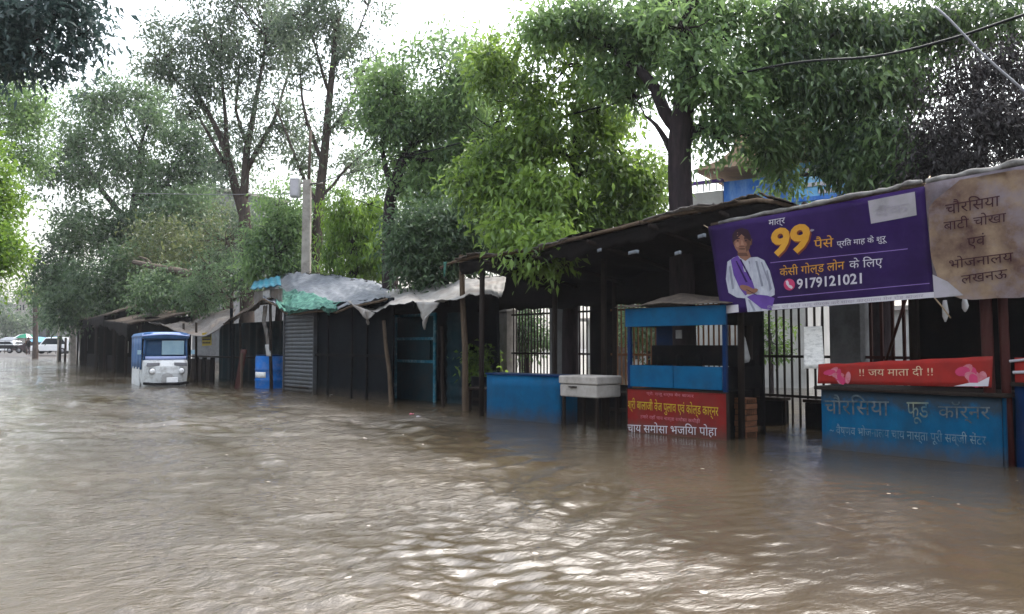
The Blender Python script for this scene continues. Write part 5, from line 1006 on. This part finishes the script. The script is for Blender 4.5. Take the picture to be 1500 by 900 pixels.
# large dense tree behind the far stalls
plant("spreading_tree", "large dense dark green tree over the far stalls left of the rickshaw", "tree", 14, [(190, 500, 46, .38), (188, 400, 46, .32), (196, 300, 46, .22), (205, 220, 46, .12)],
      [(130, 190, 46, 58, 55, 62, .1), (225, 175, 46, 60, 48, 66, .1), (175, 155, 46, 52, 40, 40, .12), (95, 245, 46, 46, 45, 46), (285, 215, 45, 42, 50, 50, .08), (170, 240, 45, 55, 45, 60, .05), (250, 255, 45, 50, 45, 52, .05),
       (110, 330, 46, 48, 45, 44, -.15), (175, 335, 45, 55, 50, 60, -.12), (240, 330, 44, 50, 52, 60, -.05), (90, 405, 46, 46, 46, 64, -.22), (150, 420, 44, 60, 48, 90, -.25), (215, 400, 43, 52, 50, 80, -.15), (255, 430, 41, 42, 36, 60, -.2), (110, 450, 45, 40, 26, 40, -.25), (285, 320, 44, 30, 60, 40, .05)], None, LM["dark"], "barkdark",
      limbs=[[(190, 330, 46, .2), (150, 280, 46, .14), (110, 220, 46, .06)], [(196, 300, 46, .18), (245, 270, 46, .11), (280, 210, 45, .05)], [(192, 340, 46, .16), (150, 350, 45.5, .12), (95, 330, 46, .05)]], per=64, L=.27, Wd=.12, spread=.46, tone=(.55, .25))
# two tall airy trees
plant("tall_tree", "tall airy tree with forked bare limbs left of the utility pole", "tree", 15, [(362, 480, 32, .30), (360, 345, 32, .26), (355, 290, 32, .22)],
      [(265, 75, 32, 52, 52, 62), (235, 100, 32, 30, 28, 22), (320, 50, 32, 60, 48, 66), (385, 25, 32, 60, 50, 66), (300, 115, 32, 58, 30, 40), (355, 100, 32, 50, 34, 36), (420, 70, 32, 45, 45, 40), (280, 155, 32, 30, 24, 14), (395, 150, 32, 36, 30, 20), (330, 185, 32, 34, 24, 14), (375, 215, 32, 34, 28, 18), (320, 250, 32, 26, 24, 12), (420, 190, 32, 30, 40, 20), (345, -30, 32, 80, 40, 60)], None, LM["grey"], "bark",
      limbs=[[(358, 320, 32, .20), (335, 235, 32, .15), (305, 165, 32, .09), (275, 110, 32, .04)], [(356, 300, 32, .19), (362, 215, 32, .14), (378, 130, 32, .08), (390, 50, 32, .03)], [(335, 235, 32, .11), (330, 170, 32, .08), (322, 90, 32, .03)], [(362, 250, 32, .11), (400, 180, 32, .08), (425, 100, 32, .03)], [(345, 265, 32, .09), (310, 205, 32, .06), (285, 160, 32, .03)], [(305, 165, 32, .06), (260, 120, 32, .04), (235, 95, 32, .02)], [(362, 215, 32, .08), (345, 160, 32, .06), (352, 80, 32, .03)]],
      per=52, L=.19, Wd=.08, spread=.33, auto=False, twigs=16, tone=(.5, .28), twig_r=.018)
plant("tall_tree", "tall thin straight-stemmed tree just right of the utility pole", "tree", 16, [(458, 480, 27, .22), (462, 390, 27, .20), (470, 270, 27, .16), (482, 150, 27, .12), (496, 20, 27, .07)],
      [(470, 40, 27, 50, 45, 44), (530, 35, 27, 42, 45, 46), (500, 100, 27, 50, 38, 32), (440, 110, 27, 38, 34, 24), (545, 90, 27, 28, 36, 20), (455, 180, 27, 36, 34, 20), (515, 170, 27, 34, 36, 22), (430, 40, 27, 36, 44, 30), (500, -30, 27, 80, 36, 50), (440, 235, 27, 30, 30, 12), (520, 235, 27, 24, 24, 9)], None, LM["grey"], "bark",
      limbs=[[(474, 245, 27, .09), (450, 180, 27, .06), (440, 110, 27, .03)], [(478, 200, 27, .08), (510, 160, 27, .05), (535, 90, 27, .025)], [(484, 140, 27, .07), (465, 80, 27, .04), (450, 20, 27, .02)], [(488, 100, 27, .06), (520, 60, 27, .04), (540, 10, 27, .02)], [(468, 290, 27, .06), (500, 255, 27, .045), (545, 215, 27, .02)], [(466, 300, 27, .07), (440, 250, 27, .05), (400, 150, 27, .025)]],
      per=50, L=.17, Wd=.075, spread=.28, auto=False, twigs=12, tone=(.5, .28), twig_r=.015)
plant("ivy_shrub", "leafy climbing shrub mass left of the utility pole foot", "shrub", 17, [(408, 470, 26.5, .12), (408, 380, 26.5, .1)],
      [(408, 300, 26.5, 26, 34, 60, .2), (398, 350, 26.5, 32, 40, 90, -.05), (425, 345, 26.5, 22, 44, 60, .0), (390, 395, 26.5, 34, 34, 70, -.1), (430, 390, 26.5, 24, 34, 50, -.1)], None, LM["mid"], "barkdark", per=40, L=.15, Wd=.075, spread=.26, droop=1.0)
plant("weeping_tree", "bright weeping tree with hanging sprays right of the utility pole", "tree", 18, [(520, 470, 24, .16), (520, 330, 24, .12)],
      [(505, 300, 24, 34, 26, 60, .1), (540, 300, 24, 26, 22, 46, .2), (525, 345, 24, 38, 36, 90, .1), (490, 350, 24, 22, 40, 50, -.1), (545, 360, 24, 20, 36, 50, .15), (520, 390, 24, 40, 22, 50)], None, LM["lime"], "barkdark", per=42, L=.15, Wd=.05, spread=.09, droop=2.2, strands=.9, tone=(.6, .25))
plant("roadside_tree", "leaning dark-trunked tree with a mid green crown behind the awning stall", "tree", 19, [(570, 470, 20.5, .17), (568, 380, 20.5, .16), (572, 290, 20.5, .15), (588, 240, 20.5, .13), (610, 190, 20.5, .10)],
      [(590, 130, 20.5, 46, 46, 66), (645, 100, 20.5, 60, 48, 80), (720, 110, 19, 46, 44, 60), (560, 180, 20.5, 34, 42, 46), (625, 180, 20.5, 48, 44, 66), (685, 150, 20.5, 46, 50, 60), (590, 235, 20.5, 40, 26, 26), (655, 235, 20.5, 50, 40, 50), (700, 225, 20.5, 40, 50, 46), (620, 280, 20.5, 40, 30, 26), (560, 125, 20.5, 22, 34, 20), (680, 65, 20.5, 26, 20, 14)], None, LM["mid"], "barkdark",
      limbs=[[(575, 275, 20.5, .09), (560, 220, 20.5, .06), (560, 170, 20.5, .03)], [(600, 215, 20.5, .09), (650, 180, 20.5, .06), (690, 130, 20.5, .03)]], per=42, L=.17, Wd=.07, spread=.30, tone=(.5, .25), droop=.7)
plant("dark_bush", "dark dense bush behind the awning between the leaning trunk and the long roof", "bush", 20, [(650, 470, 18.5, .12), (650, 400, 18.5, .1)],
      [(610, 360, 18.5, 40, 50, 90), (660, 340, 18.5, 46, 44, 100), (705, 350, 18.5, 40, 46, 90), (640, 395, 18.5, 56, 26, 70), (690, 310, 18.5, 36, 26, 40)], None, LM["dark"], "barkdark", per=42, L=.16, Wd=.06, spread=.24, tone=(.3, .22))
plant("bright_tree", "fresh-leaved bright green tree hanging low over the long dark roof", "tree", 21, [(835, 470, 15.5, .16), (838, 330, 15.5, .13), (845, 200, 15.5, .09), (850, 120, 15.5, .05)],
      [(760, 120, 15, 58, 60, 70, .0), (830, 95, 15, 60, 52, 60, .0), (720, 200, 15, 40, 52, 60, .05), (790, 200, 14.6, 52, 50, 70, .15), (870, 170, 15, 52, 50, 60, .0), (740, 275, 14.6, 42, 46, 66, .1), (810, 280, 14.2, 50, 44, 80, .15), (890, 250, 15, 50, 50, 76, .05), (935, 270, 14.8, 36, 44, 50, .1), (850, 320, 14.6, 56, 30, 66, .05), (770, 335, 13.6, 42, 26, 54, .2), (795, 362, 12.9, 26, 20, 34, .3), (925, 325, 14.8, 30, 18, 20, .0), (700, 260, 15, 22, 40, 24, .05), (730, 95, 15, 34, 24, 18, .1)], None, LM["bright"], "barkdark",
      limbs=[[(842, 240, 15.5, .08), (790, 200, 15, .05), (740, 190, 15, .025)], [(840, 290, 15.5, .07), (800, 320, 14, .045), (790, 350, 13, .02)], [(846, 190, 15.5, .06), (885, 180, 15, .04), (920, 240, 15, .02)]],
      per=46, L=.155, Wd=.066, spread=.23, tone=(.38, .26), droop=.8, cull=-.04, twigs=16)
plant("street_tree", "big tree with a thick dark trunk rising through the long roof", "tree", 22, [(1000, 470, 12.6, .21), (998, 330, 12.6, .20), (996, 200, 12.6, .19), (1002, 90, 12.6, .17), (1016, -30, 12.6, .15)],
      [(860, 30, 13.5, 56, 44, 50), (930, 60, 13.5, 52, 50, 60), (800, 40, 14, 40, 32, 24, .1), (900, 115, 13.5, 40, 30, 22), (1000, 40, 12, 50, 46, 40, .1), (1060, 40, 12.6, 50, 50, 54), (1020, 110, 12, 46, 36, 34, .1), (1075, 130, 12.6, 46, 46, 50), (1050, 200, 12.4, 34, 36, 30, .15), (960, 10, 13, 60, 40, 50), (1100, 200, 12.6, 40, 40, 36, .15), (930, 150, 13.4, 30, 26, 12), (1115, 80, 12.8, 46, 50, 54)], None, LM["mid"], "barkdark",
      limbs=[[(994, 190, 12.6, .12), (960, 130, 12.9, .10), (915, 85, 13.3, .07), (860, 40, 13.5, .03)], [(996, 240, 12.6, .07), (975, 205, 12.8, .05), (945, 170, 13, .02)], [(1000, 120, 12.6, .10), (1050, 60, 12.6, .07), (1090, 10, 12.6, .04)], [(998, 170, 12.6, .06), (1050, 130, 12.5, .04), (1090, 150, 12.6, .02)]],
      per=46, L=.135, Wd=.06, spread=.18, tone=(.5, .26), droop=.7)
plant("street_tree", "dense dark green tree behind the purple banner with drooping sprays", "tree", 23, [(1290, 470, 13, .2), (1285, 300, 13, .18), (1270, 150, 13, .14), (1260, 20, 13, .1)],
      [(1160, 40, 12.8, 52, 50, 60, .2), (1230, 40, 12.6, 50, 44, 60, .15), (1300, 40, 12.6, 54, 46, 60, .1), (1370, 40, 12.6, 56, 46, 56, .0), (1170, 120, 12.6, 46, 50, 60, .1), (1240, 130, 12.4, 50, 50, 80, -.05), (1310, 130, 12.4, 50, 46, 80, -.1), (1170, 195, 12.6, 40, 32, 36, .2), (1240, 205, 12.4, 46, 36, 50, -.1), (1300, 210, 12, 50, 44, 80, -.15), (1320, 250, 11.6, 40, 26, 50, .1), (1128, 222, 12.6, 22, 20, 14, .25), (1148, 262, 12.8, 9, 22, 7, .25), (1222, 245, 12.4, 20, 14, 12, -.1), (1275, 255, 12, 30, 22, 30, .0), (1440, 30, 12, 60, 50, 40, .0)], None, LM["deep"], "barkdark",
      limbs=[[(1278, 210, 13, .1), (1220, 150, 12.8, .06), (1160, 100, 12.8, .03)], [(1270, 150, 13, .09), (1330, 90, 12.6, .05), (1390, 40, 12.6, .03)]], per=46, L=.135, Wd=.048, spread=.17, tone=(.38, .28), cull=-.18, droop=1.3)
plant("creeper_tangle", "dull purple tangle of bare twigs and dark creeper above the tan banner", "creeper", 24, [(1450, 470, 11.2, .1), (1440, 250, 11.2, .08), (1430, 120, 11.2, .05)],
      [(1390, 130, 11.2, 40, 40, 50), (1440, 100, 11.2, 50, 36, 50), (1390, 200, 11, 44, 40, 80), (1450, 180, 11, 50, 48, 90), (1500, 200, 11, 50, 50, 80), (1420, 240, 10.8, 50, 24, 60), (1370, 245, 11, 30, 22, 40), (1490, 110, 11.2, 40, 44, 34), (1560, 150, 11, 60, 80, 60)], None, LM["purple"], "barkdark", per=36, L=.085, Wd=.032, spread=.17, tone=(.4, .3), droop=1.0, twigs=30, twig_r=.007)
for i, (px, py, d, rx, ry, n, m, lab) in enumerate(((330, 330, 50, 70, 80, 150, "grey", "hazy green tree far back between the two tall trees and the dense one"), (250, 300, 58, 60, 60, 90, "dark", "far dark tree behind the dense spreading tree"), (450, 330, 46, 60, 75, 120, "mid", "mid green tree far back behind the utility pole"),
        (575, 270, 40, 60, 110, 150, "mid", "green tree far back behind the leaning trunk"), (665, 230, 36, 75, 120, 200, "mid", "green tree far back behind the dark bush"), (770, 240, 34, 85, 130, 190, "mid", "deep green tree far back behind the bright hanging tree"), (910, 270, 30, 70, 80, 120, "mid", "green tree far back left of the thick dark trunk"), (120, 420, 66, 60, 50, 90, "dark", "far dark tree over the farthest stalls"))):
    plant("background_tree", lab, "tree", 80 + i, [(px, 500, d, .22), (px + 4, py + ry * .4, d, .15)], [(px - rx * .35, py, d, rx * .62, ry, n // 2), (px + rx * .35, py - ry * .15, d, rx * .62, ry * .9, n // 2), (px, py + ry * .5, d, rx * .8, ry * .6, n // 2)], None, LM[m], "bark", per=38, L=.0058 * d, Wd=.0026 * d, spread=.0105 * d)
# undergrowth behind the drum stall, fallen limb
plant("ragged_shrub", "dark ragged shrub full of bare twigs behind the drum stall roof", "shrub", 25, [(340, 480, 30, .08), (340, 430, 30, .06)],
      [(310, 390, 30, 40, 36, 40), (350, 410, 29, 36, 34, 44), (330, 350, 31, 50, 36, 36, .1), (375, 430, 28, 26, 20, 26), (300, 435, 30, 36, 24, 40)], None, LM["dark"], "bark", per=30, L=.15, Wd=.06, spread=.3, twigs=44, twig_r=.016, tone=(.35, .3))
plant("ragged_shrub", "yellow-green shrub behind the fallen limb over the tin roof", "shrub", 26, [(255, 480, 37, .08), (255, 420, 37, .06)],
      [(250, 350, 38, 46, 40, 50), (280, 370, 37, 36, 30, 40, .2), (225, 375, 38, 30, 26, 30), (260, 395, 37, 26, 14, 24, .3), (300, 330, 38, 36, 40, 36)], None, LM["olive"], "bark", per=34, L=.19, Wd=.08, spread=.36, tone=(.35, .28))
plant("ragged_shrub", "low dark green shrub hanging over the back of the tin roof", "shrub", 27, [(262, 480, 33, .08), (262, 450, 33, .06)],
      [(225, 435, 33, 34, 28, 50), (265, 440, 32.5, 34, 26, 56), (300, 425, 32, 28, 22, 36, .1), (240, 410, 33, 30, 18, 26)], None, LM["dark"], "barkdark", per=40, L=.17, Wd=.07, spread=.28, tone=(.45, .25))
P = [at(*p) for p in ((196, 384, 34), (222, 390, 33.5), (255, 397, 33), (290, 404, 32.5), (320, 418, 32), (335, 445, 31.5))]; base = P[-1].copy(); base.z = 0
o = empty("fallen_limb", base, 0, "thick pale fallen limb lying across the shrubs over the tin roof", "branch")
MB().tube([p - base for p in P] + [Vector((.3, .2, -.4))], [.10, .13, .17, .2, .2, .18, .15], 8).build("limb", "barkpale", o)
MB().tube([p - base for p in (at(222, 390, 33.5), at(215, 380, 33.4), at(203, 376, 33.3))], [.09, .06, .03], 6).build("branch_stub", "barkpale", o)
MB().tube([p - base for p in (at(290, 404, 32.5), at(310, 396, 32), at(345, 400, 31.6))], [.08, .05, .02], 6).build("branch_stub", "barkpale", o)
# yard planting seen through and over the railing, far planting
for i, (px, py, d, rx, ry, n, m, lab) in enumerate(((703, 535, 16.5, 16, 22, 20, "bright", "small green shrub behind the railing left of the blue box"), (1130, 500, 20, 24, 34, 26, "bright", "yellow-green shrub in the yard behind the notice sheet"), (950, 475, 20, 60, 44, 110, "dark", "dark shrub in the yard behind the snack cart"), (770, 490, 20, 44, 44, 80, "dark", "dark shrub in the yard behind the blue box"))):
    plant("yard_shrub", lab, "shrub", 40 + i, [(px, 512, d, .05), (px, py, d, .03)], [(px, py, d, rx, ry, n)], None, LM[m], "barkdark", per=36, L=.13, Wd=.06, spread=.16)
for i, (px, py, d, rx, ry, n, m, lab) in enumerate(((8, 462, 120, 30, 34, 60, "grey", "hazy grey-green far tree at the left edge"), (70, 452, 110, 26, 30, 60, "dark", "dark far tree behind the low grey building"), (52, 415, 75, 22, 20, 40, "lime", "yellow-green far tree top beside the yellow hoarding"))):
    plant("far_tree", lab, "tree", 60 + i, [(px, 505, d, .25), (px, py, d, .15)], [(px, py, d, rx, ry, n), (px + rx * .5, py + ry * .4, d, rx * .7, ry * .6, n // 2)], None, LM[m], "bark", per=34, L=.5, Wd=.22, spread=.7)

# ------------------------------------------------------------------ damp air: one closed box round the camera and the whole place
hz = bpy.data.materials.new("damp_air"); hz.use_nodes = True; N = hz.node_tree.nodes; N.remove(N["Principled BSDF"])
pv = N.new("ShaderNodeVolumePrincipled"); pv.inputs["Color"].default_value = (.93, .95, 1, 1); pv.inputs["Density"].default_value = .0004; pv.inputs["Anisotropy"].default_value = .2
hz.node_tree.links.new(pv.outputs[0], N["Material Output"].inputs["Volume"]); M["haze"] = hz
o = MB().box(-320, 320, -80, 520, -2.0, 30).build("haze", "haze"); o["kind"] = "stuff"; o["label"] = "thin damp haze over the flooded street"
